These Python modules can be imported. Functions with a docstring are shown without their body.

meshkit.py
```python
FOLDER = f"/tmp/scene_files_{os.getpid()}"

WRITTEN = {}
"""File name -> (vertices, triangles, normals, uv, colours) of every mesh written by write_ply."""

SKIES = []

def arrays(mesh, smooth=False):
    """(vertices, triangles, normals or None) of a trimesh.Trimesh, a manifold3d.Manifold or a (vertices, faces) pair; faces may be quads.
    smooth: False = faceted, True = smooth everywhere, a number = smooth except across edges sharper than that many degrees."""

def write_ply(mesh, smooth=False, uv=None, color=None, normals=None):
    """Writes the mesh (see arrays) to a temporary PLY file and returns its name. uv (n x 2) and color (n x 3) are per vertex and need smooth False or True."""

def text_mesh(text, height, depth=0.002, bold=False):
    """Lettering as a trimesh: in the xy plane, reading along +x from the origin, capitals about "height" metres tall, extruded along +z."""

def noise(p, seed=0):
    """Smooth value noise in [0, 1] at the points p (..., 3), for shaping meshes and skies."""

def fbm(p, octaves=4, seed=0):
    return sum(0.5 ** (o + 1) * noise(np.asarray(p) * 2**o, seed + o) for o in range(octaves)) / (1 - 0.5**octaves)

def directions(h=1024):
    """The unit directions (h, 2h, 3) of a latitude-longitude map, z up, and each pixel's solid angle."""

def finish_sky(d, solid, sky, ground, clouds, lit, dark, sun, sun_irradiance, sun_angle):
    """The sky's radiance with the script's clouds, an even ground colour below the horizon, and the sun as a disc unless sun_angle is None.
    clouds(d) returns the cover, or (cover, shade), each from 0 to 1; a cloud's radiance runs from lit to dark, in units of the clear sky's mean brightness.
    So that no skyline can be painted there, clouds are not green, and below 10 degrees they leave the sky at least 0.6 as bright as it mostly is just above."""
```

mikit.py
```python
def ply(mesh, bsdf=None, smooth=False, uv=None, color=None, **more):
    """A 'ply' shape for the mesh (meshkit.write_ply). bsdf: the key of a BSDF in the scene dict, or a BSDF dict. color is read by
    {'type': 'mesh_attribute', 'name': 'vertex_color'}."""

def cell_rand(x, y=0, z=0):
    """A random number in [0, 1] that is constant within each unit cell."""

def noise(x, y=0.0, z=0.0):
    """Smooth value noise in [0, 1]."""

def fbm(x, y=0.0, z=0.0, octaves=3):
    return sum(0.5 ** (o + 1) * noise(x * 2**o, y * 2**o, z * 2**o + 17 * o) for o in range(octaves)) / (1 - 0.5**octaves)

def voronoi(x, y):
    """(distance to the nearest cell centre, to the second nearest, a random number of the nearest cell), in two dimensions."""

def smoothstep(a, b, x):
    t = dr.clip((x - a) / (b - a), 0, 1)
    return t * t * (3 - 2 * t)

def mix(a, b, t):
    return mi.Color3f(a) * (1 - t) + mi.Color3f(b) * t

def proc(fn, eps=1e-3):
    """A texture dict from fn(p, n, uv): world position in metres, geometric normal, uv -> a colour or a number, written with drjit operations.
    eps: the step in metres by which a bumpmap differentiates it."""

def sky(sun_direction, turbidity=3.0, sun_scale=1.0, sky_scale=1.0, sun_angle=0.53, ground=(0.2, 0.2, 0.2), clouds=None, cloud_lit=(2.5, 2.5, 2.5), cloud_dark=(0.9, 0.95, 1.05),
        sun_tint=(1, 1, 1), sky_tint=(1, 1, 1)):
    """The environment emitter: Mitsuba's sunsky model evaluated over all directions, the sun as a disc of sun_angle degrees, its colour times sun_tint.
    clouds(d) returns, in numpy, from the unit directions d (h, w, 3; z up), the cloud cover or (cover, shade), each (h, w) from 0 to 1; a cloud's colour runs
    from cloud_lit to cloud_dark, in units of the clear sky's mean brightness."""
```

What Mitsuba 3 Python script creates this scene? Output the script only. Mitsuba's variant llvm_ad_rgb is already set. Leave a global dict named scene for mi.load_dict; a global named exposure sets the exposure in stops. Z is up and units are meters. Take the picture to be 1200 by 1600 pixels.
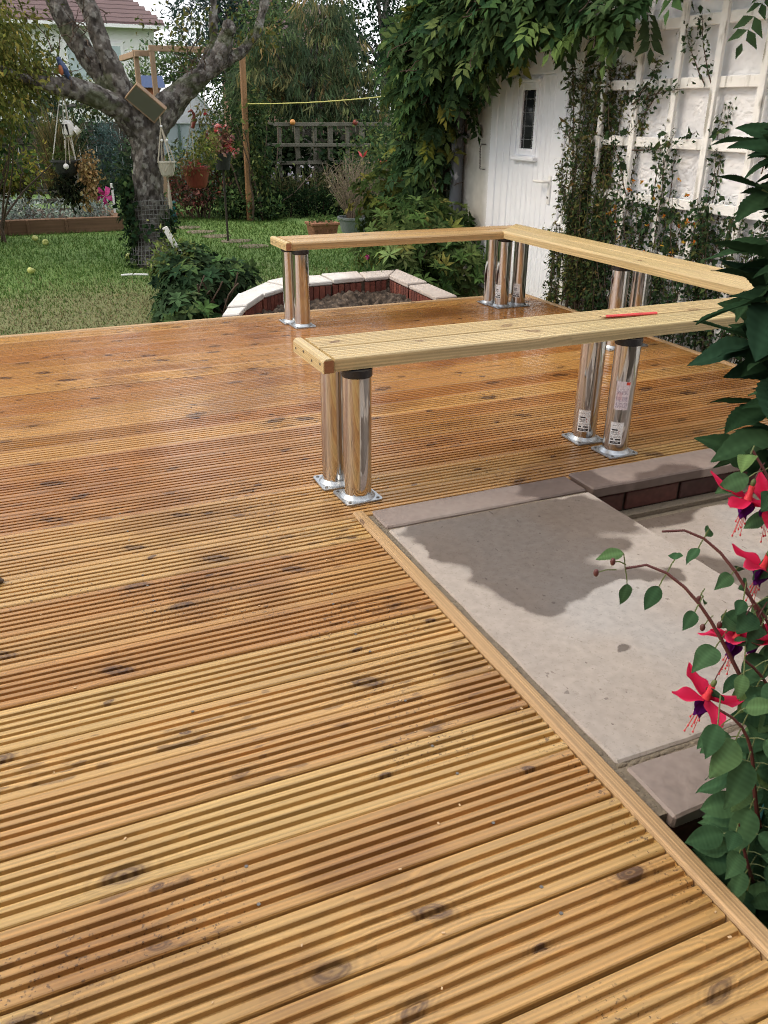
import math
import numpy as np
import drjit as dr
import mitsuba as mi
import trimesh
import manifold3d as m3
import meshkit, mikit
from mikit import proc, noise, fbm, cell_rand, smoothstep, mix, voronoi

T = mi.ScalarTransform4f
scene, labels = {}, {}
# ------------------------------------------------------------------ camera, sky, exposure
CAM = np.array([0.0, 0.0, 1.2])
YAW, PITCH, ROLL, _ = map(math.radians, (23.97, 25.41, 0.515, 0)) 
_f = np.array([math.sin(YAW) * math.cos(PITCH), math.cos(YAW) * math.cos(PITCH), -math.sin(PITCH)])
_r = np.array([math.cos(YAW), -math.sin(YAW), 0.0])
_u = np.cross(_r, _f)
_up = -math.sin(ROLL) * _r + math.cos(ROLL) * _u
scene['camera'] = {'type': 'perspective', 'fov': math.degrees(2 * math.atan(600 / 1320)), 'fov_axis': 'x', 'near_clip': 0.02, 'far_clip': 400.0,
                   'to_world': T().look_at(origin=CAM.tolist(), target=(CAM + _f).tolist(), up=_up.tolist())}


def cloud_layer(d):
    x, y, z = d[..., 0], d[..., 1], np.maximum(d[..., 2], 0.05)
    q = np.stack([x / z * 0.7, y / z * 0.7, 0 * x], -1).reshape(-1, 3)
    n = meshkit.fbm(q).reshape(x.shape)
    n = (n - n.min()) / (np.ptp(n) + 1e-9)
    return np.ones_like(x), 0.45 * n


scene['sky'] = mikit.sky((-0.70, 0.15, 0.70), turbidity=4, sun_scale=0.18, sun_angle=22, clouds=cloud_layer, ground=(0.12, 0.12, 0.1),
                         cloud_lit=(2.48, 2.5, 2.56), cloud_dark=(1.7, 1.75, 1.85))
exposure = 2.8

# ------------------------------------------------------------------ helpers
RNG = np.random.default_rng
USED = {}


def shape_of(mesh, bsdf=None, **k):
    return mikit.ply(mesh, 'mat_' + bsdf, **k)


def numbered(name):
    k = USED.get(name, -1) + 1
    USED[name] = k
    return name if k == 0 else f'{name}_{k:03d}'


def tag(key, label=None, cat=None, group=None, kind=None):
    d = labels.setdefault(key, {})
    for a, b in (('label', label), ('category', cat), ('group', group), ('kind', kind)):
        if b:
            d[a] = b
    return key


def thing(name, label, cat, group=None):
    return tag(numbered(name), label, cat, group)


def put(name, mesh, mat, parent=None, smooth=False, uv=None, color=None, **more):
    key = numbered(name if parent is None else parent + '__' + name)
    scene[key] = mesh if isinstance(mesh, dict) else shape_of(mesh, mat, smooth=smooth, uv=uv, color=color, **more)
    return key


def put_copy(name, shape, to_world, parent=None):
    key = numbered(name if parent is None else parent + '__' + name)
    scene[key] = {**shape, 'to_world': to_world}
    return key


def structure(name, mesh, mat, label=None, **k):
    key = put(name, mesh, mat, **k)
    return tag(key, label, None, None, 'structure')


def box(x0, x1, y0, y1, z0, z1):
    v = np.array([[x, y, z] for x in (x0, x1) for y in (y0, y1) for z in (z0, z1)], float)
    f = np.array([[0, 1, 3], [0, 3, 2], [4, 6, 7], [4, 7, 5], [0, 4, 5], [0, 5, 1], [2, 3, 7], [2, 7, 6], [0, 2, 6], [0, 6, 4], [1, 5, 7], [1, 7, 3]])
    return trimesh.Trimesh(v, f, process=False)


def cbox(x0, x1, y0, y1, z0, z1, c=0.006):
    """a box with chamfered edges: the hull of three crossed boxes"""
    p = []
    for a, b, d in ((0, c, c), (c, 0, c), (c, c, 0)):
        p += [[x, y, z] for x in (x0 + a, x1 - a) for y in (y0 + b, y1 - b) for z in (z0 + d, z1 - d)]
    h = m3.Manifold.hull_points(np.array(p, float))
    m = h.to_mesh()
    return trimesh.Trimesh(np.array(m.vert_properties[:, :3]), np.array(m.tri_verts), process=False)


def prism(poly, z0, z1, c=0.006):
    """a chamfered slab over a convex polygon"""
    poly = np.array(poly, float)
    ctr = poly.mean(0)
    d = poly - ctr
    inn = ctr + d * (1 - c / np.maximum(np.linalg.norm(d, axis=1, keepdims=True), 1e-6) * 1.3)
    p = [[*q, z] for q in inn for z in (z0, z1)] + [[*q, z] for q in poly for z in (z0 + c, z1 - c)]
    m = m3.Manifold.hull_points(np.array(p, float)).to_mesh()
    return trimesh.Trimesh(np.array(m.vert_properties[:, :3]), np.array(m.tri_verts), process=False)


def join(ms):
    return trimesh.util.concatenate([m for m in ms])


def moved(mesh, t=(0, 0, 0), rz=0.0, rx=0.0, ry=0.0, s=1.0):
    m = mesh.copy()
    M = np.eye(4)
    for a, ax in ((rx, [1, 0, 0]), (ry, [0, 1, 0]), (rz, [0, 0, 1])):
        M = trimesh.transformations.rotation_matrix(a, ax) @ M
    m.vertices = m.vertices * s
    m.apply_transform(M)
    m.vertices = m.vertices + np.asarray(t, float)
    return m


def tube(points, radii, sides=6, caps=True):
    p = np.asarray(points, float)
    r = np.broadcast_to(np.asarray(radii, float), (len(p),))
    t = np.gradient(p, axis=0)
    t /= np.linalg.norm(t, axis=1, keepdims=True) + 1e-12
    a = np.cross(t[0], [0, 0, 1.0] if abs(t[0, 2]) < 0.9 else [1.0, 0, 0])
    A = []
    for k in range(len(p)):
        a = a - t[k] * (a @ t[k])
        a /= np.linalg.norm(a) + 1e-12
        A.append(a)
    A = np.array(A)
    B = np.cross(t, A)
    ang = np.arange(sides) * 2 * np.pi / sides
    v = p[:, None] + r[:, None, None] * (np.cos(ang)[None, :, None] * A[:, None] + np.sin(ang)[None, :, None] * B[:, None])
    i, j = np.meshgrid(np.arange(len(p) - 1), np.arange(sides), indexing='ij')
    q = np.stack([i * sides + j, i * sides + (j + 1) % sides, (i + 1) * sides + (j + 1) % sides, (i + 1) * sides + j], -1).reshape(-1, 4)
    f = np.vstack([q[:, [0, 1, 2]], q[:, [0, 2, 3]]])
    v = v.reshape(-1, 3)
    if caps:
        n = len(v)
        v = np.vstack([v, p[:1], p[-1:]])
        k = np.arange(sides)
        e = (len(p) - 1) * sides
        f = np.vstack([f, np.stack([k * 0 + n, (k + 1) % sides, k], 1), np.stack([k * 0 + n + 1, e + k, e + (k + 1) % sides], 1)])
    return trimesh.Trimesh(v, f, process=False)


def lathe(profile, sides=32):
    return trimesh.creation.revolve(np.array(profile, float), sections=sides)


def ball(c, r, sub=2, sq=(1, 1, 1)):
    m = trimesh.creation.icosphere(subdivisions=sub, radius=1.0)
    m.vertices = m.vertices * np.array(sq) * r + np.array(c)
    return m


def unit(a):
    return a / (np.linalg.norm(a, axis=-1, keepdims=True) + 1e-12)


def wobble(mesh, amp, freq, seed=0.0):
    v = np.array(mesh.vertices)
    n = np.array(mesh.vertex_normals)
    mesh.vertices = v + n * ((meshkit.fbm(v * freq + seed) - 0.5) * 2 * amp)[:, None]
    return mesh


def limbs(chains, edge=0.05, smooth=6):
    """limbs that join smoothly: hulls of spheres, joined, refined and relaxed"""
    parts = []
    for ch in chains:
        for (a, b) in zip(ch[:-1], ch[1:]):
            s = [m3.Manifold.sphere(q[3], 14).translate(tuple(map(float, q[:3]))) for q in (a, b)]
            parts.append(m3.Manifold.batch_hull(s))
    m = m3.Manifold.batch_boolean(parts, m3.OpType.Add).refine_to_length(edge).to_mesh()
    t = trimesh.Trimesh(np.array(m.vert_properties[:, :3]), np.array(m.tri_verts), process=True)
    trimesh.smoothing.filter_taubin(t, iterations=smooth)
    return t


# leaves: many small folded leaves in one mesh -------------------------------------------------
def leaf_arrays(P, D, N, L, W, C, fold=0.25, droop=0.15, wide=0.45):
    n = len(P)
    L, W = (np.broadcast_to(np.asarray(a, float), (n,))[:, None] for a in (L, W))
    D = unit(D)
    S = unit(np.cross(D, N))
    N = np.cross(S, D)
    v = np.stack([P, P + D * L * wide + S * W / 2 + N * fold * W / 2, P + D * L * wide - S * W / 2 + N * fold * W / 2,
                  P + D * L * 0.5, P + D * L - N * droop * L], 1)
    f = np.array([[0, 3, 1], [1, 3, 4], [0, 2, 3], [3, 2, 4]])
    F = (f[None] + 5 * np.arange(n)[:, None, None]).reshape(-1, 3)
    return v.reshape(-1, 3), F, np.repeat(C, 5, 0)


def stack(arrs):
    V, F, C, o = [], [], [], 0
    for v, f, c in arrs:
        V.append(v)
        F.append(f + o)
        C.append(c)
        o += len(v)
    return np.vstack(V), np.vstack(F), np.vstack(C)


def tones(rng, n, cols, wts=None, jitter=0.18):
    cols = np.array(cols, float)
    k = rng.choice(len(cols), n, p=wts)
    return np.clip(cols[k] * np.exp(rng.normal(0, jitter, (n, 1))) * np.exp(rng.normal(0, 0.06, (n, 3))), 0, 0.95)


def rand_dirs(rng, n):
    return unit(rng.normal(size=(n, 3)))


def blob_points(rng, blobs, n, clumps, spread):
    """leaf spots in clumps that sit through the outer part of ellipsoids (cx,cy,cz,rx,ry,rz[,weight])"""
    b = np.array([tuple(q) + ((1.0,) if len(q) == 6 else ()) for q in blobs], float)
    w = b[:, 6] * (b[:, 3] * b[:, 4] * b[:, 5]) ** (2 / 3)
    k = rng.choice(len(b), clumps, p=w / w.sum())
    d = rand_dirs(rng, clumps)
    rad = rng.uniform(0.45, 1.05, (clumps, 1))
    c = b[k, :3] + d * rad * b[k, 3:6]
    i = rng.integers(0, clumps, n)
    size = rng.uniform(0.6, 1.4, clumps)
    off = rng.normal(0, 1, (n, 3)) * spread * size[i][:, None]
    return c[i] + off, unit(d[i] + 0.4 * unit(off)), i


def foliage(rng, blobs, n, L, W, cols, wts=None, clumps=200, spread=0.1, up=0.3, hang=0.0, fold=0.25, zmin=None, tone=0.25, jit=0.18, droop=0.15):
    P, out, i = blob_points(rng, blobs, n, clumps, spread)
    D = unit(out * 0.7 + rand_dirs(rng, n) * 0.8 + np.array([0, 0, -hang]))
    N = unit(rand_dirs(rng, n) * 0.7 + out * 0.4 + np.array([0, 0, up + 0.3]))
    C = tones(rng, n, cols, wts, jit) * np.exp(rng.normal(0, tone, clumps))[i][:, None]
    s = np.exp(rng.normal(0, 0.2, n))
    if zmin is not None:
        k = P[:, 2] > zmin
        P, D, N, C, s = P[k], D[k], N[k], C[k], s[k]
    return leaf_arrays(P, D, N, L * s, W * s, C, fold, droop)


def put_leaves(name, arr, parent, mat='leaf', stuff=True):
    v, f, c = arr
    key = put(name, (v, f), mat, parent, color=c)
    if stuff:
        tag(key, kind='stuff')
    return key


def put_stems(mesh, mat, parent, **k):
    return tag(put('stems', mesh, mat, parent, **k), kind='stuff')


# ------------------------------------------------------------------ materials
def S3(*c):
    return {'type': 'rgb', 'value': list(map(float, c))}


def mat(key, color, rough=0.6, spec=0.5, metal=0.0, bump=None, scale=0.002, **more):
    b = {'type': 'principled', 'base_color': color if isinstance(color, dict) else (proc(color) if callable(color) else S3(*color)),
         'roughness': proc(rough) if callable(rough) else rough, 'metallic': metal, 'specular': spec, **more}
    if bump is not None:
        b = {'type': 'bumpmap', 'bump': proc(bump, eps=5e-4), 'scale': scale, 'nested': b}
    scene['mat_' + key] = {'type': 'twosided', 'bsdf': b}


def wetness(p):
    w = smoothstep(1.9, 3.7, mi.Float(p.y) + 1.2 * (fbm(p.x * 0.9, p.y * 0.9, 3.0) - 0.5))
    return dr.clip(0.25 * smoothstep(0.45, 0.6, fbm(p.x * 1.3, p.y * 2.1, 9.0)) + w, 0, 1)


def timber(c_pale, c_mid, c_dark, green=0.25, wet_on=True, knots=0.42, gap=0.30, dirt=0.5):
    def fn(p, n, uv):
        u, v = mi.Float(uv.x), mi.Float(uv.y)
        b = dr.floor(v)
        t = (v - b) * 0.2
        r1, r2 = cell_rand(b, 11, 1), cell_rand(b, 5, 2)
        kd, warp = mi.Float(0), mi.Float(0)
        for q in (0, 1):
            uu = u + 0.5 * gap * q + r2 * 3
            c = dr.floor(uu / gap)
            on = dr.select(cell_rand(c, b, 5 + q) < knots * 0.80, 1.0, 0.0)
            ku = (c + 0.25 + 0.5 * cell_rand(c, b, 7 + q)) * gap
            kt = 0.2 * (0.18 + 0.64 * cell_rand(c, b, 9 + q))
            sz = 0.5 + 1.4 * dr.square(cell_rand(c, b, 15 + q))
            slope = (cell_rand(c, b, 19 + q) - 0.5) * 1.2
            du, dt = uu - ku, t - kt
            dt2 = dt - slope * du * 0.6
            d2 = dr.square(du / (0.023 * sz)) + dr.square(dt2 / (0.0115 * sz))
            d2 = d2 * (0.72 + 0.56 * fbm(u * 28, t * 70, b))
            rr = dr.sqrt(d2)
            swirl = 0.5 + 0.5 * dr.sin(rr * 10 + 3 * noise(u * 50, t * 120, b))
            core = smoothstep(1.04, 0.88, rr) * (0.65 + 0.45 * fbm(u * 150, t * 260, b))
            ring = dr.exp(-dr.square((rr - 1.0) / 0.10))
            kd = kd + on * (0.75 + 0.5 * cell_rand(c, b, 23 + q)) * (0.62 * core + 0.55 * ring + 0.42 * swirl * dr.exp(-d2 * 0.22))
            warp = warp + on * 0.014 * dt / 0.02 * dr.exp(-d2 * 0.07)
        tw = t + warp + 0.010 * fbm(u * 1.3, b * 3.1, 2.0)
        g = fbm(u * 3.0, tw * 260, b * 7, octaves=3)
        fine = 0.5 + 0.5 * dr.sin(tw * 700 + 5 * noise(u * 1.1, tw * 40, b) + r1 * 40)
        col = mix(c_pale, c_mid, dr.clip(1.10 * r1 - 0.08 + 1.0 * (fbm(u * 0.8, b * 5.3, 4.0) - 0.5) + 0.25 * (g - 0.5), 0, 1))
        col = mix(col, mi.Color3f(0.30, 0.245, 0.085), green * smoothstep(0.5, 0.75, fbm(u * 0.7 + 9, b * 2.7, 8.0)))
        col = col * (0.64 + 0.42 * fine * g + 0.38 * g)
        col = mix(col, c_dark, dr.clip(kd, 0, 0.9))
        spots = smoothstep(0.66, 0.74, fbm(u * 16, t * 90, b * 3)) * smoothstep(0.5, 0.7, fbm(u * 1.2, b * 1.7, 6))
        col = mix(col, c_dark, dirt * spots)
        if wet_on:
            w = wetness(p)
            col = mix(col, col * mi.Color3f(0.84, 0.66, 0.50), w * 0.85)
            blot = smoothstep(0.56, 0.70, fbm(p.x * 2.3, p.y * 3.0, 5.0, octaves=4))
            col = mix(col, col * mi.Color3f(0.58, 0.46, 0.36), 0.62 * blot)
            speck = smoothstep(0.66, 0.74, fbm(p.x * 210, p.y * 190, p.z * 100, octaves=4)) * smoothstep(0.52, 0.66, fbm(p.x * 3.1, p.y * 4.0, 15.0))
            col = mix(col, mi.Color3f(0.07, 0.04, 0.02), 0.8 * speck)
        return col
    return fn


def deck_rough(p, n, uv):
    w = wetness(p)
    return dr.clip(0.44 - 0.31 * w + 0.08 * (fbm(p.x * 8, p.y * 20, 1.0) - 0.5), 0.12, 0.8)


def deck_film(p, n, uv):
    return 0.15 + 0.85 * wetness(p)


def grain_bump(p, n, uv):
    return fbm(uv.x * 6, uv.y * 40, 3.0)


mat('deck_wood', timber((0.50, 0.322, 0.118), (0.36, 0.180, 0.054), (0.060, 0.026, 0.012), 0.16), deck_rough, 0.5, bump=grain_bump, scale=0.0007, clearcoat=proc(deck_film), clearcoat_gloss=0.93)
mat('bench_wood', timber((0.53, 0.415, 0.225), (0.45, 0.325, 0.145), (0.14, 0.065, 0.026), 0.35, False, 0.2, 0.42, 0.1), 0.45, 0.5, bump=grain_bump, scale=0.0008)
mat('bench_wood_wet', timber((0.47, 0.315, 0.145), (0.39, 0.225, 0.088), (0.09, 0.04, 0.016), 0.05, False, 0.25, 0.45, 0.15), 0.3, 0.5, bump=grain_bump, scale=0.0008)
mat('trim_wood', timber((0.47, 0.31, 0.165), (0.40, 0.25, 0.12), (0.10, 0.05, 0.02), 0.05, False, 0.2, 0.5, 0.2), 0.5, 0.4, bump=grain_bump, scale=0.0008)
mat('end_grain', lambda p, n, uv: mix((0.36, 0.16, 0.07), (0.20, 0.08, 0.03), fbm(p.x * 90, p.y * 90, p.z * 150)), 0.7)


def sleeper_col(p, n, uv):
    g = fbm(p.x * 3, p.y * 3, p.z * 60)
    return mix((0.19, 0.105, 0.06), (0.10, 0.055, 0.032), g)


mat('sleeper', sleeper_col, 0.8)
mat('frame_timber', lambda p, n, uv: mix((0.36, 0.24, 0.15), (0.22, 0.15, 0.10), fbm(p.x * 14, p.y * 14, p.z * 3)), 0.75)
mat('post_timber', lambda p, n, uv: mix((0.30, 0.16, 0.07), (0.19, 0.10, 0.045), fbm(p.x * 30, p.y * 30, p.z * 2.5)), 0.7)
mat('grey_timber', lambda p, n, uv: mix((0.17, 0.16, 0.13), (0.07, 0.068, 0.05), fbm(p.x * 9, p.y * 9, p.z * 7)), 0.85)
scene['mat_chrome'] = {'type': 'twosided', 'bsdf': {'type': 'principled', 'base_color': S3(0.60, 0.59, 0.575), 'metallic': 1.0,
                   'roughness': proc(lambda p, n, uv: 0.04 + 0.07 * smoothstep(0.5, 0.8, fbm(p.x * 40, p.y * 40, p.z * 9)))}}
mat('zinc', lambda p, n, uv: mix((0.40, 0.43, 0.46), (0.50, 0.53, 0.56), noise(p.x * 120, p.y * 120, 2.0)), 0.38, metal=0.85)
mat('steel_dark', (0.16, 0.15, 0.14), 0.4, metal=0.8)
mat('black_plastic', (0.016, 0.016, 0.018), 0.42)
mat('dark_plastic', (0.02, 0.022, 0.022), 0.55)

# damp slab of sandstone: damp patches lie where the shower was not yet dry
PATCH = [(1.12, 2.12, .13, .08), (1.30, 2.14, .16, .08), (1.56, 2.12, .16, .09), (1.70, 2.00, .10, .16), (1.05, 1.98, .05, .10), (1.40, 2.08, .22, .10), (1.14, 2.00, .10, .14), (1.17, 1.75, .10, .12), (1.30, 1.84, .20, .20), (1.50, 1.98, .20, .14), (1.20, 1.62, .07, .08), (1.33, 1.63, .11, .07), (1.55, 1.80, .10, .05),
         (1.46, 1.66, .09, .045), (1.60, 1.635, .06, .05), (1.245, 1.335, .045, .018), (1.68, 2.06, .07, .11)]


def damp(p):
    x = mi.Float(p.x) + 0.075 * (fbm(p.x * 15, p.y * 15, 1.0, octaves=4) - 0.5) + 0.13 * (fbm(p.x * 5, p.y * 5, 7.0) - 0.5)
    y = mi.Float(p.y) + 0.075 * (fbm(p.x * 15, p.y * 15, 4.0, octaves=4) - 0.5) + 0.13 * (fbm(p.x * 5, p.y * 5, 2.0) - 0.5)
    s = mi.Float(0)
    for a, b, rx, ry in PATCH:
        s = s + dr.exp(-1.6 * (dr.square((x - a) / rx) + dr.square((y - b) / ry)))
    far = smoothstep(1.78, 1.80, mi.Float(p.x)) * smoothstep(0.45, 0.56, fbm(p.x * 3.1 + 4, p.y * 4.6, 3.0) + 0.10 * smoothstep(2.0, 1.6, mi.Float(p.y)))
    return dr.clip(smoothstep(0.14, 0.50, s) + far, 0, 1)


def slab_col(p, n, uv):
    g = fbm(p.x * 60, p.y * 60, p.z * 60)
    c = mix((0.375, 0.325, 0.280), (0.325, 0.282, 0.248), fbm(p.x * 4, p.y * 5, 1.0))
    c = mix(c, mi.Color3f(0.355, 0.330, 0.308), smoothstep(0.45, 0.7, fbm(p.x * 2.2, p.y * 2.2, 6.0)))
    c = c * (0.86 + 0.28 * g)
    specks = smoothstep(0.80, 0.86, fbm(p.x * 60, p.y * 38, 9.0)) + 0.35 * smoothstep(0.62, 0.8, fbm(p.x * 180, p.y * 180, 4.0))
    c = mix(c, mi.Color3f(0.12, 0.10, 0.085), 0.6 * specks)
    return mix(c, c * mi.Color3f(0.36, 0.33, 0.315), damp(p))


def stone_bump(p, n, uv):
    return 0.7 * fbm(p.x * 9, p.y * 9, 2.0) + 0.3 * fbm(p.x * 70, p.y * 70, 5.0)


mat('slab_stone', slab_col, lambda p, n, uv: 0.62 - 0.26 * damp(p), 0.4, bump=stone_bump, scale=0.006)


def coping_col(p, n, uv):
    c = mix((0.20, 0.150, 0.130), (0.26, 0.215, 0.19), fbm(p.x * 5, p.y * 9, 3.0))
    c = c * (0.86 + 0.28 * fbm(p.x * 70, p.y * 70, p.z * 70))
    w = smoothstep(0.5, 0.56, fbm(p.x * 3.2 + 2.4, p.y * 3, 12.0))
    return mix(c, c * mi.Color3f(0.45, 0.41, 0.40), w)


mat('coping_stone', coping_col, 0.5, 0.45, bump=stone_bump, scale=0.006)
mat('pale_stone', lambda p, n, uv: mix((0.58, 0.56, 0.53), (0.48, 0.42, 0.38), smoothstep(2.3, 2.6, mi.Float(p.x) + 0.4 * (noise(p.x * 9, p.y * 9) - 0.5))) * (0.85 + 0.3 * fbm(p.x * 30, p.y * 30, p.z * 30)), 0.6, bump=stone_bump, scale=0.006)
mat('mortar', lambda p, n, uv: mix((0.22, 0.18, 0.13), (0.12, 0.10, 0.075), fbm(p.x * 120, p.y * 120, p.z * 120)), 0.95, bump=lambda p, n, uv: fbm(p.x * 160, p.y * 160, p.z * 160), scale=0.006)
for i, c in enumerate(((0.150, 0.042, 0.028), (0.115, 0.036, 0.026), (0.175, 0.052, 0.034))):
    mat(f'brick{i}', (lambda c: lambda p, n, uv: mi.Color3f(*c) * (0.65 + 0.7 * fbm(p.x * 60, p.y * 60, p.z * 60)))(c), 0.8)
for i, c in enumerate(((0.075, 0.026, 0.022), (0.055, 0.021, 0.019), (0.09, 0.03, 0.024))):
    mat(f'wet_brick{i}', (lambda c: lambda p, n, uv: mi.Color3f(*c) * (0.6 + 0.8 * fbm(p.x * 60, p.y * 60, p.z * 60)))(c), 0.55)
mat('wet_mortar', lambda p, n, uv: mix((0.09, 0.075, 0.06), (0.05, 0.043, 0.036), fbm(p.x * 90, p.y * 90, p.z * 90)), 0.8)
mat('soil', lambda p, n, uv: mix((0.040, 0.029, 0.021), (0.115, 0.085, 0.062), smoothstep(0.35, 0.7, fbm(p.x * 34, p.y * 34, p.z * 30, octaves=4))), 0.95)


def dryness(x, y, f, nz):
    """how worn the turf is: bare and straw-coloured by the deck"""
    return f


def lawn_col(p, n, uv):
    d = smoothstep(8.6, 6.6, mi.Float(p.y) + 2.2 * (fbm(p.x * 0.8, p.y * 0.8, 2.0) - 0.5))
    g = fbm(p.x * 22, p.y * 22, 1.0)
    c = mix((0.066, 0.122, 0.028), (0.108, 0.172, 0.044), g)
    dry = mix((0.16, 0.135, 0.070), (0.095, 0.095, 0.042), g)
    return mix(c, dry, 0.75 * d)


mat('lawn', lawn_col, 0.95)
mat('earth', (0.035, 0.028, 0.02), 0.95)


def render_col(p, n, uv):
    c = mix((0.82, 0.83, 0.85), (0.68, 0.69, 0.72), fbm(p.y * 3, p.z * 3, 1.0))
    grime = smoothstep(6.75, 6.95, mi.Float(p.y))
    c = mix(c, mi.Color3f(0.50, 0.485, 0.44) * (0.8 + 0.35 * fbm(p.y * 9, p.z * 3, 3.0)), grime)
    return c * (0.93 + 0.14 * fbm(p.y * 30, p.z * 30, 2.0))


mat('white_render', render_col, 0.85, bump=lambda p, n, uv: fbm(p.x * 55, p.y * 55, p.z * 55, octaves=4), scale=0.016)
mat('door_white', lambda p, n, uv: mi.Color3f(0.80, 0.82, 0.86) * (0.95 + 0.08 * fbm(p.y * 4, p.z * 4, 2.0)), 0.35)
mat('trellis_white', lambda p, n, uv: mix((0.78, 0.78, 0.76), (0.36, 0.35, 0.31), smoothstep(0.56, 0.78, fbm(p.y * 26, p.z * 8, p.x * 30))), 0.7)
scene['mat_window_glass'] = {'type': 'twosided', 'bsdf': {'type': 'principled', 'base_color': S3(0.012, 0.014, 0.018), 'roughness': 0.08, 'specular': 0.6}}
mat('lead', (0.25, 0.25, 0.26), 0.5, metal=0.6)
mat('pipe_grey', lambda p, n, uv: mix((0.125, 0.135, 0.155), (0.32, 0.33, 0.35), smoothstep(0.68, 0.75, fbm(p.x * 30, p.y * 30, p.z * 12))), 0.45)
scene['mat_leaf'] = {'type': 'principledthin', 'base_color': {'type': 'mesh_attribute', 'name': 'vertex_color'}, 'roughness': 0.45, 'diff_trans': 0.55, 'spec_trans': 0.0, 'eta': 1.4}
scene['mat_leaf_gloss'] = {'type': 'principledthin', 'base_color': {'type': 'mesh_attribute', 'name': 'vertex_color'}, 'roughness': 0.34, 'diff_trans': 0.3, 'spec_trans': 0.0, 'eta': 1.45}
scene['mat_petal'] = {'type': 'principledthin', 'base_color': {'type': 'mesh_attribute', 'name': 'vertex_color'}, 'roughness': 0.5, 'diff_trans': 0.7, 'spec_trans': 0.0, 'eta': 1.35}


def bark_col(p, n, uv):
    g = fbm(p.x * 26, p.y * 26, p.z * 11, octaves=4)
    c = mix((0.045, 0.039, 0.035), (0.165, 0.15, 0.135), smoothstep(0.3, 0.7, g))
    lich = smoothstep(0.50, 0.66, fbm(p.x * 23 + 5, p.y * 23, p.z * 17, octaves=5))
    c = mix(c, mi.Color3f(0.34, 0.335, 0.31) * (0.5 + 0.9 * g), 0.72 * lich)
    moss = smoothstep(0.6, 0.7, fbm(p.x * 5 + 9, p.y * 5, p.z * 5))
    return mix(c, mi.Color3f(0.09, 0.12, 0.045), 0.5 * moss)


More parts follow.
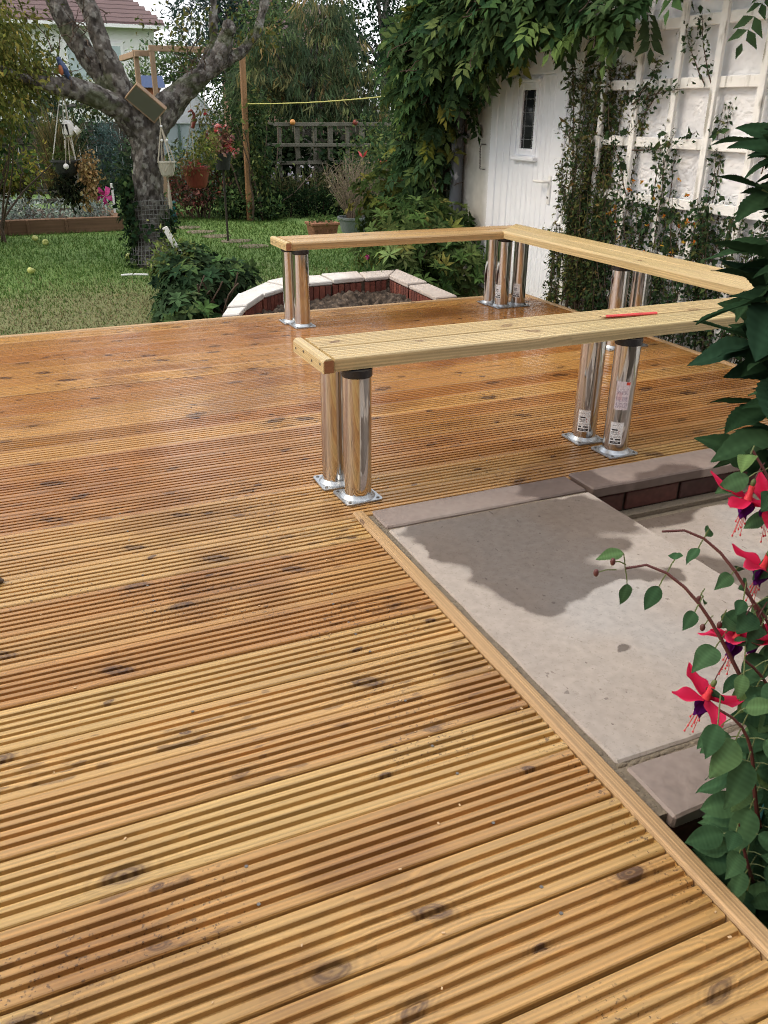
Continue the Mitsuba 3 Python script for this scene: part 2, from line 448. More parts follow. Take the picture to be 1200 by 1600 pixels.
mat('bark', bark_col, 0.95, bump=lambda p, n, uv: fbm(p.x * 38, p.y * 38, p.z * 16, octaves=5), scale=0.07)
mat('twig', (0.075, 0.05, 0.035), 0.8)
mat('twig_pale', lambda p, n, uv: mix((0.26, 0.205, 0.15), (0.13, 0.10, 0.07), noise(p.x * 20, p.y * 20, p.z * 9)), 0.85)
mat('stem_red', (0.10, 0.03, 0.028), 0.5)
mat('stem_green', (0.10, 0.13, 0.04), 0.6)
mat('wire', (0.20, 0.20, 0.19), 0.5, metal=0.7)
mat('white_paint', (0.75, 0.75, 0.73), 0.5)
mat('cream_pot', lambda p, n, uv: mix((0.50, 0.48, 0.40), (0.36, 0.34, 0.27), fbm(p.x * 30, p.y * 30, p.z * 20)), 0.7)
mat('cord', (0.42, 0.38, 0.30), 0.9)
mat('red_pot', lambda p, n, uv: mix((0.22, 0.045, 0.03), (0.15, 0.03, 0.022), fbm(p.x * 16, p.y * 16, p.z * 16)), 0.45)
mat('terracotta', lambda p, n, uv: mix((0.33, 0.15, 0.085), (0.24, 0.11, 0.06), fbm(p.x * 20, p.y * 20, p.z * 20)), 0.8)
mat('slate_pot', lambda p, n, uv: mix((0.115, 0.14, 0.15), (0.19, 0.215, 0.22), fbm(p.x * 12, p.y * 12, p.z * 12)), 0.6)
mat('roof_tile', lambda p, n, uv: mix((0.150, 0.098, 0.098), (0.110, 0.074, 0.074), fbm(p.x * 4, p.y * 4, p.z * 14)), 0.85)
mat('house_white', (0.78, 0.78, 0.78), 0.8)
mat('house_brick', lambda p, n, uv: mix((0.24, 0.13, 0.10), (0.17, 0.10, 0.08), fbm(p.x * 9, p.y * 9, p.z * 20)), 0.9)
mat('pane_pale', (0.42, 0.50, 0.52), 0.15)
mat('fence_dark', lambda p, n, uv: mix((0.055, 0.045, 0.035), (0.03, 0.026, 0.02), fbm(p.x * 14, p.y * 14, p.z * 3)), 0.9)
mat('red_plastic', (0.62, 0.045, 0.06), 0.4)
mat('pencil_red', lambda p, n, uv: mix((0.70, 0.07, 0.065), (0.60, 0.05, 0.05), noise(p.x * 60, p.y * 60)), 0.35)
mat('pencil_wood', (0.52, 0.36, 0.20), 0.6)
mat('graphite', (0.03, 0.03, 0.032), 0.4)
mat('orange_glaze', (0.55, 0.25, 0.07), 0.3)
mat('magenta', (0.40, 0.02, 0.16), 0.5)
mat('blue_paint', (0.03, 0.06, 0.15), 0.4)
mat('orange_wood', (0.36, 0.12, 0.05), 0.7)
mat('teal_glaze', lambda p, n, uv: mix((0.02, 0.16, 0.17), (0.05, 0.07, 0.10), smoothstep(0.45, 0.55, noise(p.x * 40, p.y * 40, p.z * 40))), 0.25)
mat('apple_green', lambda p, n, uv: mix((0.50, 0.52, 0.16), (0.36, 0.40, 0.10), noise(p.x * 40, p.y * 40, p.z * 40)), 0.35)
mat('line_yellow', (0.50, 0.48, 0.14), 0.6)
mat('twine_teal', (0.06, 0.24, 0.22), 0.7)
mat('sheet_white', (0.66, 0.69, 0.72), 0.35)
mat('green_frame', (0.10, 0.16, 0.14), 0.5)


def label_print(kind):
    def fn(p, n, uv):
        u, v = mi.Float(uv.x), mi.Float(uv.y)
        c = mi.Color3f(0.80, 0.80, 0.79)
        ink = mi.Color3f(0.05, 0.05, 0.055)

        def band(a, b, x):
            return dr.select((x > a) & (x < b), 1.0, 0.0)
        if kind == 0:
            bars = band(0.12, 0.62, u) * band(0.44, 0.70, v) * dr.select(cell_rand(dr.floor(v * 46), 3) > 0.45, 1.0, 0.0)
            c = mix(c, ink, bars)
            digits = band(0.68, 0.76, u) * band(0.46, 0.68, v) * dr.select(cell_rand(dr.floor(v * 60), 8) > 0.4, 1.0, 0.0)
            c = mix(c, mi.Color3f(0.35, 0.08, 0.07), digits)
            txt = band(0.10, 0.90, u) * (band(0.31, 0.34, v) + band(0.36, 0.38, v) + band(0.84, 0.87, v)) * dr.select(cell_rand(dr.floor(u * 26), dr.floor(v * 30)) > 0.35, 1.0, 0.0)
            c = mix(c, mi.Color3f(0.30, 0.30, 0.30), txt)
            big = band(0.10, 0.90, u) * band(0.20, 0.27, v) * dr.select(cell_rand(dr.floor(u * 15), 31) > 0.3, 1.0, 0.0)
            c = mix(c, ink, big)
            c = mix(c, ink, band(0.08, 0.92, u) * band(0.04, 0.15, v))
            c = mix(c, mi.Color3f(0.6, 0.6, 0.6), band(0.25, 0.75, u) * band(0.08, 0.11, v) * dr.select(cell_rand(dr.floor(u * 22), 5) > 0.4, 1.0, 0.0))
        else:
            c = mi.Color3f(0.74, 0.66, 0.69)
            t = band(0.08, 0.90, u) * band(0.06, 0.84, v) * dr.select(cell_rand(dr.floor(v * 24), 2) > 0.4, 1.0, 0.0) * dr.select(cell_rand(dr.floor(u * 34), dr.floor(v * 24)) > 0.42, 1.0, 0.0)
            c = mix(c, mi.Color3f(0.40, 0.32, 0.40), t * 0.8)
            c = mix(c, mi.Color3f(0.62, 0.18, 0.16), band(0.1, 0.5, u) * band(0.35, 0.62, v) * 0.25)
            c = mix(c, mi.Color3f(0.70, 0.08, 0.05), band(0.70, 0.98, u) * band(0.88, 0.985, v))
        return c
    return fn


mat('barcode_label', label_print(0), 0.4)
mat('notice_label', label_print(1), 0.4)

# ------------------------------------------------------------------ ground, lawn
GZ = -0.25
hole = [(-60, 9.0)]
gx = [-60, -3.0, 5.0, 60]
ground = box(-55, 55, -12, 78, GZ - 0.3, GZ)
structure('lawn', ground, 'lawn', 'green lawn worn straw-coloured near the deck')


def lawn_dry(x, y):
    n = meshkit.fbm(np.stack([x * 0.8, y * 0.8, 0 * x + 2], 1))
    t = np.clip((8.6 - (y + 2.2 * (n - 0.5))) / 2.0, 0, 1)
    return t * t * (3 - 2 * t)


def grass():
    rng = RNG(11)
    n = 150000
    a = rng.uniform(0, 1, n)
    y = 5.36 + 8.6 * a ** 1.25
    x = rng.uniform(-0.9, 0.52, n) * y * 0.9 + 0.18 * y
    ok = ~((x > 1.15) & (x < 3.0) & (y < 6.6)) & (x < 3.95)
    x, y = x[ok], y[ok]
    n = len(x)
    d = lawn_dry(x, y)
    C = tones(rng, n, [(0.064, 0.130, 0.028), (0.096, 0.168, 0.042), (0.15, 0.20, 0.06)], [0.5, 0.35, 0.15])
    dryc = tones(rng, n, [(0.20, 0.165, 0.085), (0.11, 0.11, 0.05), (0.28, 0.24, 0.14)], [0.5, 0.35, 0.15])
    k = rng.uniform(0, 1, n) < 0.72 * d
    C[k] = dryc[k]
    h = rng.uniform(0.018, 0.05, n) * (1 - 0.5 * d)
    lean = rng.normal(0, 0.45, (n, 2))
    ang = rng.uniform(0, np.pi, n)
    w = rng.uniform(0.002, 0.004, n) * (1 + 0.05 * y)
    P = np.stack([x, y, np.full(n, GZ)], 1)
    s = np.stack([np.cos(ang) * w, np.sin(ang) * w, 0 * w], 1)
    tip = P + np.stack([lean[:, 0] * h, lean[:, 1] * h, h], 1)
    V = np.stack([P - s, P + s, tip], 1).reshape(-1, 3)
    F = np.arange(3 * n).reshape(-1, 3)
    return V, F, np.repeat(C, 3, 0)


v, f, c = grass()
tag(put('grass', (v, f), 'leaf', color=c), 'short lawn grass, thin and dry near the deck', 'grass', kind='stuff')

# ------------------------------------------------------------------ the deck
PITCH_B, BW = 0.15, 0.1445


def board_profile(w, h, grooves=True, depth=0.0115, r=0.004, ridges=4, land=0.0205, gw=0.0112):
    """outline across a board (s from 0 to w, z up to 0), from the lower left round over the top"""
    if not grooves:
        return np.array([[0, -h], [0, -r * 2], [r, -r * 0.6], [r * 2, 0], [w / 2, 0.0004], [w - r * 2, 0], [w - r, -r * 0.6], [w, -r * 2], [w, -h]])
    pts = [[0, -h], [0, -r], [r * 0.4, -r * 0.3], [r, 0]]
    n = ridges + 1
    rw = (w - 2 * land - n * gw) / ridges
    s = land
    for k in range(n):
        pts += [[s - 0.001, 0], [s + 0.0005, -0.0010], [s + 0.0008, -depth], [s + gw - 0.0008, -depth], [s + gw - 0.0005, -0.0010], [s + gw + 0.001, 0]]
        s += gw + rw
    pts += [[w - r, 0], [w - r * 0.4, -r * 0.3], [w, -r], [w, -h]]
    return np.array(pts)


def board(x0, x1, prof, idx, u0=0.0, swap=False, cut0=None, cut1=None, segs=1, bow=0.0):
    """a board along x (or along y with swap): its outline pushed along its length; ends may be mitred"""
    n, ww, hh = len(prof), prof[:, 0].max(), -prof[:, 1].min()
    ts = np.linspace(0, 1, segs + 1)
    V, UV = [], []
    for t in ts:
        for s, z in prof:
            a = x0 + (cut0(s) if cut0 else 0)
            b = x1 + (cut1(s) if cut1 else 0)
            x = a + (b - a) * t
            V.append([x, s, z + bow * math.sin(t * 7 + idx)])
            q = (hh + z) if s <= 1e-6 else (hh + ww - z) if s >= ww - 1e-6 else hh + s
            UV.append([x + u0, idx + np.clip(q / (ww + 2 * hh), 0.004, 0.996)])
    V, UV = np.array(V), np.array(UV)
    F = []
    for q in range(segs):
        for k in range(n):
            k2 = (k + 1) % n
            a, b, c, d = q * n + k, q * n + k2, (q + 1) * n + k2, (q + 1) * n + k
            F += [[a, c, b], [a, d, c]]
    # end caps, as fans over a convex-ish outline
    base = len(V)
    for e in (0, segs):
        V = np.vstack([V, [[V[e * n, 0] * 0.5 + V[e * n + n - 1, 0] * 0.5, (prof[0, 0] + prof[-1, 0]) / 2, prof[:, 1].min() * 0.6]]])
        UV = np.vstack([UV, [UV[e * n]]])
        cidx = len(V) - 1
        for k in range(n):
            k2 = (k + 1) % n
            F.append([cidx, e * n + k, e * n + k2] if e == 0 else [cidx, e * n + k2, e * n + k])
    if swap:
        V = V[:, [1, 0, 2]]
        F = [f[::-1] for f in F]
    return V, np.array(F), UV


deck = tag('deck', 'ridged timber deck, wet at its far end', None, None, 'structure')
rng = RNG(3)
profs = {d: board_profile(BW, 0.028, depth=d) for d in (0.0115, 0.0075, 0.0042, 0.0022)}
for k in range(0, 35):
    y0 = 0.06 + PITCH_B * k
    x1 = 0.922 if y0 < 2.2 else 3.438
    # rain stands in the grooves of the farther boards
    prof = profs[0.0115 if y0 < 2.75 else 0.0075 if y0 < 3.1 else 0.0042 if y0 < 3.5 else 0.0022]
    v, f, uv = board(-2.6, x1 - rng.uniform(0, 0.004), prof, 40 + k, u0=rng.uniform(0, 50), segs=10, bow=0.0006)
    v = v + [0, y0 + np.clip(rng.normal(0, 0.0009), -0.0016, 0.0016), rng.normal(0, 0.0008)]
    v[:, 1] += 0.0012 * np.sin(v[:, 0] * 1.1 + 0.15 * k)
    put('board', (v, f), 'deck_wood', 'deck', uv=uv)
# edge trims
tp = board_profile(0.042, 0.05, False, r=0.004)
v, f, uv = board(0.0, 2.335, tp, 3, swap=True)
put('edge_trim', (v + [0.924, 0, 0.006], f), 'trim_wood', 'deck', uv=uv)
v, f, uv = board(2.34, 5.35, tp, 5, u0=7, swap=True)
put('edge_trim', (v + [3.440, 0, 0.003], f), 'trim_wood', 'deck', uv=uv)
v, f, uv = board(-2.6, 3.439, tp, 9, u0=3)
put('edge_trim', (v + [0, 5.312, 0.003], f), 'trim_wood', 'deck', uv=uv)
v, f, uv = board(-2.6, 3.48, board_profile(0.03, 0.19, False), 12, u0=1)
put('fascia', (v + [0, 5.320, -0.05], f), 'trim_wood', 'deck', uv=uv)
v, f, uv = board(2.34, 5.32, board_profile(0.03, 0.19, False), 13, u0=1, swap=True)
put('fascia', (v + [3.448, 0, -0.05], f), 'trim_wood', 'deck', uv=uv)
put('joists', join([box(x, x + 0.045, 0.05, 2.2 if x > 0.9 else 5.3, GZ, -0.032) if x < 0.9 else box(x, x + 0.045, 2.36, 5.3, GZ, -0.032) for x in np.arange(-2.5, 3.4, 0.45)]), 'fence_dark', 'deck')
# screw heads, two to a board on every joist
sc = trimesh.creation.cylinder(0.0034, 0.002, sections=8)
scs = []
for k in range(35):
    for xj in np.arange(-2.5, 3.4, 0.45) + 0.022:
        y0 = 0.06 + PITCH_B * k
        if (y0 < 2.2 and xj > 0.9):
            continue
        for s in (0.026, 0.1185):
            if rng.uniform() < 0.45:
                scs.append(moved(sc, (xj + rng.normal(0, 0.004), y0 + s + 0.004 * rng.choice((-1, 1)), 0.0003 - (0.0 if s else 0))))
tag(put('screws', join(scs), 'steel_dark', 'deck'), kind='stuff')
cr = []
for k in range(120):
    x = rng.uniform(-0.6, 0.9) if k < 110 else 0.91 - abs(rng.normal(0, 0.012))
    y = rng.uniform(0.4, 2.3) if k < 60 or k >= 110 else rng.uniform(2.4, 4.6)
    r_ = rng.uniform(0.0007, 0.0019)
    cr.append(moved(box(-r_ * 1.8, r_ * 1.8, -r_, r_, 0, r_), (x, y, 0.0008), rz=rng.uniform(0, 3)))
tag(put('sawdust', join(cr), 'pencil_wood', 'deck'), kind='stuff')
# a clod and crumbs of soil on the boards
cl = thing('soil_clod', 'small dark clod of soil lying on the deck at the left', 'soil')
put('clod', wobble(ball((-0.165, 2.30, 0.008), 0.022, 3, (1.3, 0.8, 0.6)), 0.008, 60), 'soil', cl)

# ------------------------------------------------------------------ slab, copings, lower patio
pt = tag('patio', 'sandstone patio step with damp patches and a lower level beyond', None, None, 'structure')


def rough_slab(x0, x1, y0, y1, z0, z1, seed, n=40, amp=0.004):
    """a riven slab: top grid with uneven edges"""
    m = trimesh.creation.box((x1 - x0, y1 - y0, z1 - z0))
    c = cbox(x0, x1, y0, y1, z0, z1, 0.005)
    mm = m3.Manifold(m3.Mesh(np.array(c.vertices, np.float32), np.array(c.faces, np.uint32))).refine_to_length(0.035).to_mesh()
    t = trimesh.Trimesh(np.array(mm.vert_properties[:, :3], float), np.array(mm.tri_verts), process=False)
    v = t.vertices.copy()
    a = (meshkit.fbm(v * 13 + seed) - 0.5) * 2 * amp
    b = (meshkit.fbm(v * 13 + seed + 50) - 0.5) * 2 * amp
    v[:, 0] += a
    v[:, 1] += b
    v[:, 2] += (meshkit.fbm(v * [5, 5, 0] + seed + 90) - 0.5) * amp
    t.vertices = v
    return t


put('paving_slab', rough_slab(0.985, 1.755, 1.030, 2.182, -0.034, 0.001, 1), 'slab_stone', 'patio', smooth=35)
put('coping', rough_slab(0.985, 1.755, 2.196, 2.328, -0.032, 0.004, 2), 'coping_stone', 'patio', smooth=35)
put('coping', rough_slab(1.768, 2.62, 2.172, 2.328, -0.028, 0.012, 3), 'coping_stone', 'patio', smooth=35)
put('coping', rough_slab(2.634, 3.43, 2.172, 2.328, -0.028, 0.010, 4), 'coping_stone', 'patio', smooth=35)
put('coping', rough_slab(0.992, 1.62, 0.868, 1.014, -0.034, 0.000, 5), 'coping_stone', 'patio', smooth=35)
put('coping', rough_slab(1.632, 1.80, 0.868, 1.014, -0.034, 0.000, 6), 'coping_stone', 'patio', smooth=35)
put('mortar_bed', join([box(0.967, 1.748, 0.885, 2.335, -0.10, -0.006), box(1.748, 3.43, 2.2145, 2.335, -0.33, -0.030)]), 'mortar', 'patio')
# crumbly mortar along the trim, lumpy
rng = RNG(5)
ml = []
for k in range(260):
    y = rng.uniform(0.90, 2.33)
    ml.append(ball((0.977 + rng.normal(0, 0.003) + 0.010 * max(0, (1.15 - y) / 0.25) * rng.uniform(0, 1), y, -0.010 + rng.normal(0, 0.002)), rng.uniform(0.003, 0.0055), 1, (0.9, 1.8, 0.7)))
for k in range(60):
    y = 1.022 + rng.normal(0, 0.002)
    ml.append(ball((rng.uniform(0.99, 1.7), y, -0.008), rng.uniform(0.005, 0.009), 1, (1.8, 0.8, 0.7)))
for k in range(60):
    ml.append(ball((rng.uniform(0.99, 1.74), 2.189 + rng.normal(0, 0.001), -0.009), rng.uniform(0.004, 0.007), 1, (1.8, 0.8, 0.7)))
tag(put('mortar_joint', join(ml), 'mortar', 'patio', smooth=True), kind='stuff')
put('footing', box(1.0, 1.73, 0.92, 2.30, -0.6, -0.102), 'mortar', 'patio')
for i, (x0, x1, y0, y1) in enumerate(((1.772, 2.50, 1.50, 2.118), (2.515, 3.40, 1.50, 2.118), (1.772, 2.50, 0.905, 1.488), (2.515, 3.40, 0.905, 1.488))):
    put('paving_slab', rough_slab(x0, x1, y0, y1, -0.155, -0.118, 20 + i), 'slab_stone', 'patio', smooth=35)
put('mortar_bed', box(1.735, 3.43, 0.89, 2.196, -0.30, -0.131), 'mortar', 'patio')
# riser of bricks under the far coping
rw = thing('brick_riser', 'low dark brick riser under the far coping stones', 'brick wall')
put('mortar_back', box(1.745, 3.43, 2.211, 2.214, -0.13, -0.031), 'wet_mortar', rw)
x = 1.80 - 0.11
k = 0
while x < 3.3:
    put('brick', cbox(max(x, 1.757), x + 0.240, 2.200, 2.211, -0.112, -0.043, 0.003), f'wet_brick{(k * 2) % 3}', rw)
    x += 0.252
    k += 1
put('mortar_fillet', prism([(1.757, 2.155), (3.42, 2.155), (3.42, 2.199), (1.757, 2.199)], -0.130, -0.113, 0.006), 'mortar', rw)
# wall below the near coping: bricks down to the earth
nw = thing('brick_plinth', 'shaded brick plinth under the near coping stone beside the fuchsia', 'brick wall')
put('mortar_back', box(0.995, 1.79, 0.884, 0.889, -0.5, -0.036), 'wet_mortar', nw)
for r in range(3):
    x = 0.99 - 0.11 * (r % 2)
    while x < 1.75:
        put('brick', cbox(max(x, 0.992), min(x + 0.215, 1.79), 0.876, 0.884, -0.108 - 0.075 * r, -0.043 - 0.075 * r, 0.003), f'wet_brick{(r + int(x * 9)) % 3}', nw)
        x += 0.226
structure('soil_bed', box(0.968, 6.0, -3.0, 0.872, GZ - 0.02, GZ + 0.012), 'earth', 'dark earth below the deck edge')

# ------------------------------------------------------------------ the bench: three seats in a U on chrome legs
bench = thing('garden_bench', 'U-shaped timber bench on paired chrome legs standing on the deck', 'bench')
SZ = 0.500
sp = board_profile(BW - 0.006, 0.042, True, depth=0.0032, r=0.006, ridges=5, land=0.018, gw=0.006)
spf = board_profile(BW - 0.003, 0.045, False, r=0.005)


def seat(mesh3, off, m, label=None):
    v, f, uv = mesh3
    k = put('seat_board', (v + off, f), m, bench, uv=uv)
    if label:
        tag(k, label)


# front seat, along x: y 2.425 .. 2.715
seat(board(0.906, 3.36, sp, 101, 3.0, cut1=lambda s: -0.30 + s), (0, 2.425, SZ), 'bench_wood', 'pale ridged front board of the near seat')
seat(board(0.906, 3.36, sp, 103, 8.0, cut1=lambda s: -0.30 + s + 0.147), (0, 2.577, SZ), 'bench_wood')
# right seat, along y: x 3.010 .. 3.352
seat(board(2.42, 5.26, spf, 106, 5.0, swap=True, cut0=lambda s: 0.30 - s + 0.03, cut1=lambda s: -0.335 + s + 0.006), (3.010, 0, SZ + 0.004), 'bench_wood')
seat(board(2.42, 5.26, spf, 107, 1.0, swap=True, cut0=lambda s: 0.30 - s - 0.117, cut1=lambda s: -0.335 + s + 0.160), (3.010 + 0.153, 0, SZ + 0.004), 'bench_wood')
# back seat, along x: y 4.905 .. 5.225
seat(board(1.578, 3.34, spf, 110, 2.0, cut1=lambda s: -0.322 + s), (0, 4.905, SZ), 'bench_wood_wet', 'wet orange front board of the back seat')
seat(board(1.578, 3.34, spf, 112, 6.0, cut1=lambda s: -0.322 + s + 0.156), (0, 5.061, SZ), 'bench_wood_wet')
for (x, y0, y1, m, lab) in ((0.866, 2.421, 2.719, 'bench_wood', 'screwed end board of the near seat'), (1.538, 4.900, 5.210, 'bench_wood', 'end board of the back seat')):
    b = board(y0, y1, board_profile(0.037, 0.046, False, r=0.005), 120 + int(x * 10), swap=True)
    k = tag(put('end_board', (b[0] + [x, 0, SZ + 0.0015], b[1]), m, bench, uv=b[2]), lab)
    put('end_grain', box(x + 0.003, x + 0.034, y0 - 0.0016, y0 - 0.0004, SZ - 0.043, SZ - 0.004), 'end_grain', k)
    for j, (dy, dz) in enumerate(((0.03, 0.020), (0.11, 0.028), (0.19, 0.018), (0.27, 0.026))):
        put('screw', moved(trimesh.creation.cylinder(0.0045, 0.003, sections=10), (x - 0.0005, y0 + dy, SZ - dz), ry=math.pi / 2), 'steel_dark', k)
R_LEG = 0.0475
leg_m = lathe([[0, 0.006], [R_LEG, 0.006], [R_LEG, 0.430], [0, 0.430]], 40)
collar_m = lathe([[0, 0.427], [R_LEG + 0.0015, 0.427], [R_LEG + 0.003, 0.431], [R_LEG + 0.003, 0.453], [0, 0.453]], 36)
ring_m = lathe([[R_LEG + 0.0005, 0.0065], [R_LEG + 0.013, 0.0065], [R_LEG + 0.008, 0.011], [R_LEG + 0.0015, 0.020], [R_LEG + 0.0005, 0.020]], 36)


def plate_mesh():
    import shapely.geometry as sg
    p = sg.box(-0.053, -0.053, 0.053, 0.053).buffer(0.014)
    for a in (-1, 1):
        for b in (-1, 1):
            p = p.difference(sg.Point(a * 0.052, b * 0.052).buffer(0.0045))
    return moved(trimesh.creation.extrude_polygon(p, 0.005), (0, 0, 0.0008))


plate_m = plate_mesh()
screw_m = join([lathe([[0, 0.0055], [0.0062, 0.0055], [0.0050, 0.0085], [0, 0.0092]], 10), moved(box(-0.004, 0.004, -0.0009, 0.0009, 0.0088, 0.0096), rz=0.6)])
leg_p, collar_p, ring_p, plate_p, screw_p = (shape_of(m, b, smooth=s) for m, b, s in ((leg_m, 'chrome', 35), (collar_m, 'black_plastic', 35), (ring_m, 'zinc', 40), (plate_m, 'zinc', 30), (screw_m, 'steel_dark', False)))


def sticker(ang, z0, z1, width, matkey):
    n = 9
    a = np.linspace(-width / 2, width / 2, n) / R_LEG + ang
    V, UV = [], []
    for i, q in enumerate(a):
        for z, vv in ((z0, 0), (z1, 1)):
            for r in (R_LEG + 0.0006,):
                V.append([r * math.cos(q), r * math.sin(q), z])
                UV.append([i / (n - 1), vv])
    F = []
    for i in range(n - 1):
        F += [[2 * i, 2 * i + 2, 2 * i + 3], [2 * i, 2 * i + 3, 2 * i + 1]]
    return np.array(V), np.array(F), np.array(UV)


def leg(x, y, rz, stickers=()):
    M = T().translate([x, y, 0.002])
    k = put_copy('leg', leg_p, M, bench)
    put_copy('collar', collar_p, M, k)
    pm = T().translate([x, y, 0.002]).rotate([0, 0, 1], rz)
    put_copy('flange', ring_p, M, k)
    put_copy('base_plate', plate_p, pm, k)
    for a in (-1, 1):
        for b in (-1, 1):
            put_copy('screw', screw_p, pm @ T().translate([a * 0.052, b * 0.052, 0.0]), k)
    for (ang, z0, z1, w, mk) in stickers:
        v, f, uv = sticker(ang, z0, z1, w, mk)
        put('sticker', (v + [x, y, 0.002], f), mk, k, uv=uv)


ca = math.radians(-152)
leg(0.992, 2.456, 3)
leg(0.968, 2.602, -2)
leg(2.078, 2.462, 2, [(ca + 0.35, 0.045, 0.135, 0.048, 'barcode_label'), (ca + 0.45, 0.185, 0.295, 0.052, 'notice_label')])
leg(2.052, 2.628, -3, [(ca + 0.30, 0.045, 0.135, 0.048, 'barcode_label')])
leg(1.637, 4.935, 1)
leg(1.612, 5.068, 0)
leg(3.062, 5.115, 0)
leg(3.075, 4.985, 2, [(ca - 0.15, 0.06, 0.15, 0.05, 'barcode_label')])
leg(3.205, 4.985, 0, [(ca + 0.2, 0.06, 0.15, 0.05, 'barcode_label')])
leg(3.085, 3.790, 0)
leg(3.235, 3.800, 0)
leg(3.085, 2.62, 0)
leg(3.235, 2.62, 0)
# flat carpenter's pencil lying on the near seat
pc = thing('pencil', 'red flat pencil lying on the near bench seat', 'pencil')
a, b = np.array([2.030, 2.588]), np.array([2.278, 2.562])
d = (b - a) / np.linalg.norm(b - a)
L = float(np.linalg.norm(b - a))
rzp = math.atan2(d[1], d[0])
hexa = [(math.cos(q) * 0.0080, math.sin(q) * 0.0052) for q in np.arange(6) * math.pi / 3]


def pencil_part(x0, x1, s0, s1):
    V = np.array([[x0, yy * s0, zz * s0] for yy, zz in hexa] + [[x1, yy * s1, zz * s1] for yy, zz in hexa])
    h = m3.Manifold.hull_points(V).to_mesh()
    m = trimesh.Trimesh(np.array(h.vert_properties[:, :3]), np.array(h.tri_verts), process=False)
    return moved(m, (a[0], a[1], SZ + 0.0058), rz=rzp)


put('shaft', pencil_part(0.026, L, 1, 1), 'pencil_red', pc)
put('point', pencil_part(0.007, 0.0258, 0.3, 0.98), 'pencil_wood', pc)
put('lead', pencil_part(0.0, 0.0069, 0.06, 0.29), 'graphite', pc)

# ------------------------------------------------------------------ raised bed of brick with pale copings, beyond the deck
bed = thing('raised_bed', 'raised brick bed with pale coping stones and bare soil', 'planter')
outer = [(1.237, 5.365), (1.325, 5.58), (1.52, 6.015), (1.84, 6.40), (2.065, 6.53), (2.33, 6.54), (2.66, 6.545), (3.00, 6.547), (2.975, 5.90), (2.951, 5.365)]
inner = [(1.355, 5.365), (1.458, 5.57), (1.69, 5.93), (1.94, 6.15), (2.12, 6.225), (2.33, 6.24), (2.60, 6.26), (2.815, 6.28), (2.795, 5.88), (2.775, 5.365)]
BZ = 0.015
spans = list(zip(range(0, len(outer) - 1), range(1, len(outer))))
rng = RNG(8)
for i, j in spans:
    p = np.array([outer[i], outer[j], inner[j], inner[i]], float)
    c0 = p.mean(0)
    p = c0 + (p - c0) * 0.945
    put('coping', prism(p, BZ - 0.032 + rng.normal(0, 0.002), BZ + (0.005 if i % 2 else -0.004), 0.007), 'pale_stone', bed)
nb = 0
for side, off in (('in', 0.012), ('out', 0.02)):
    line = inner if side == 'in' else outer
    for i, j in spans:
        a_, b_ = np.array(line[i]), np.array(line[j])
        oa, ob = (np.array(q) for q in ((outer[i], outer[j]) if side == 'in' else (inner[i], inner[j])))
        nrm = unit((oa + ob - a_ - b_)[None])[0]
        dv = b_ - a_
        Ln = float(np.linalg.norm(dv))
        if Ln < 0.03:
            continue
        dv = dv / Ln
        for q in range(max(1, int(Ln / 0.050))):
            s0 = q * 0.050
            s1 = min(s0 + 0.043, Ln)
            o = off
            quad = [a_ + dv * s0 + nrm * o, a_ + dv * s1 + nrm * o, a_ + dv * s1 + nrm * (o + 0.05), a_ + dv * s0 + nrm * (o + 0.05)]
            z1 = BZ - 0.040
            if side == 'in':
                put('brick', prism(quad, -0.20, z1, 0.003), f'brick{rng.integers(0, 3)}', bed)
            else:
                put('brick', prism(quad, GZ, z1, 0.003), f'brick{rng.integers(0, 3)}', bed)
for i, j in spans:
    m_ = [0.5 * (np.array(outer[k]) + np.array(inner[k])) for k in (i, j)]
    q_ = [m_[0] + (np.array(outer[i]) - m_[0]) * 0.5, m_[1] + (np.array(outer[j]) - m_[1]) * 0.5, m_[1] + (np.array(inner[j]) - m_[1]) * 0.68, m_[0] + (np.array(inner[i]) - m_[0]) * 0.68]
    put('mortar_core', prism(q_, GZ, BZ - 0.033, 0.001), 'mortar', bed)
# soil surface: lumpy sheet inside
import shapely.geometry as sg
from shapely import contains_xy
poly = sg.Polygon([tuple(q) for q in inner]).buffer(0.03)
xs, ys = np.meshgrid(np.linspace(1.2, 2.9, 120), np.linspace(5.362, 6.31, 80), indexing='ij')
z = -0.115 + 0.11 * (meshkit.fbm(np.stack([xs * 7, ys * 7, 0 * xs], -1).reshape(-1, 3)).reshape(xs.shape) - 0.5) + 0.08 * (meshkit.fbm(np.stack([xs * 32, ys * 32, 0 * xs], -1).reshape(-1, 3)).reshape(xs.shape) - 0.5) - 0.0
V = np.stack([xs, ys, z], -1).reshape(-1, 3)
I = np.arange(xs.size).reshape(xs.shape)
q = np.stack([I[:-1, :-1], I[1:, :-1], I[1:, 1:], I[:-1, 1:]], -1).reshape(-1, 4)
cen = V[q].mean(1)
q = q[contains_xy(poly, cen[:, 0], cen[:, 1])]
put('soil', (V, q), 'soil', bed, smooth=True)

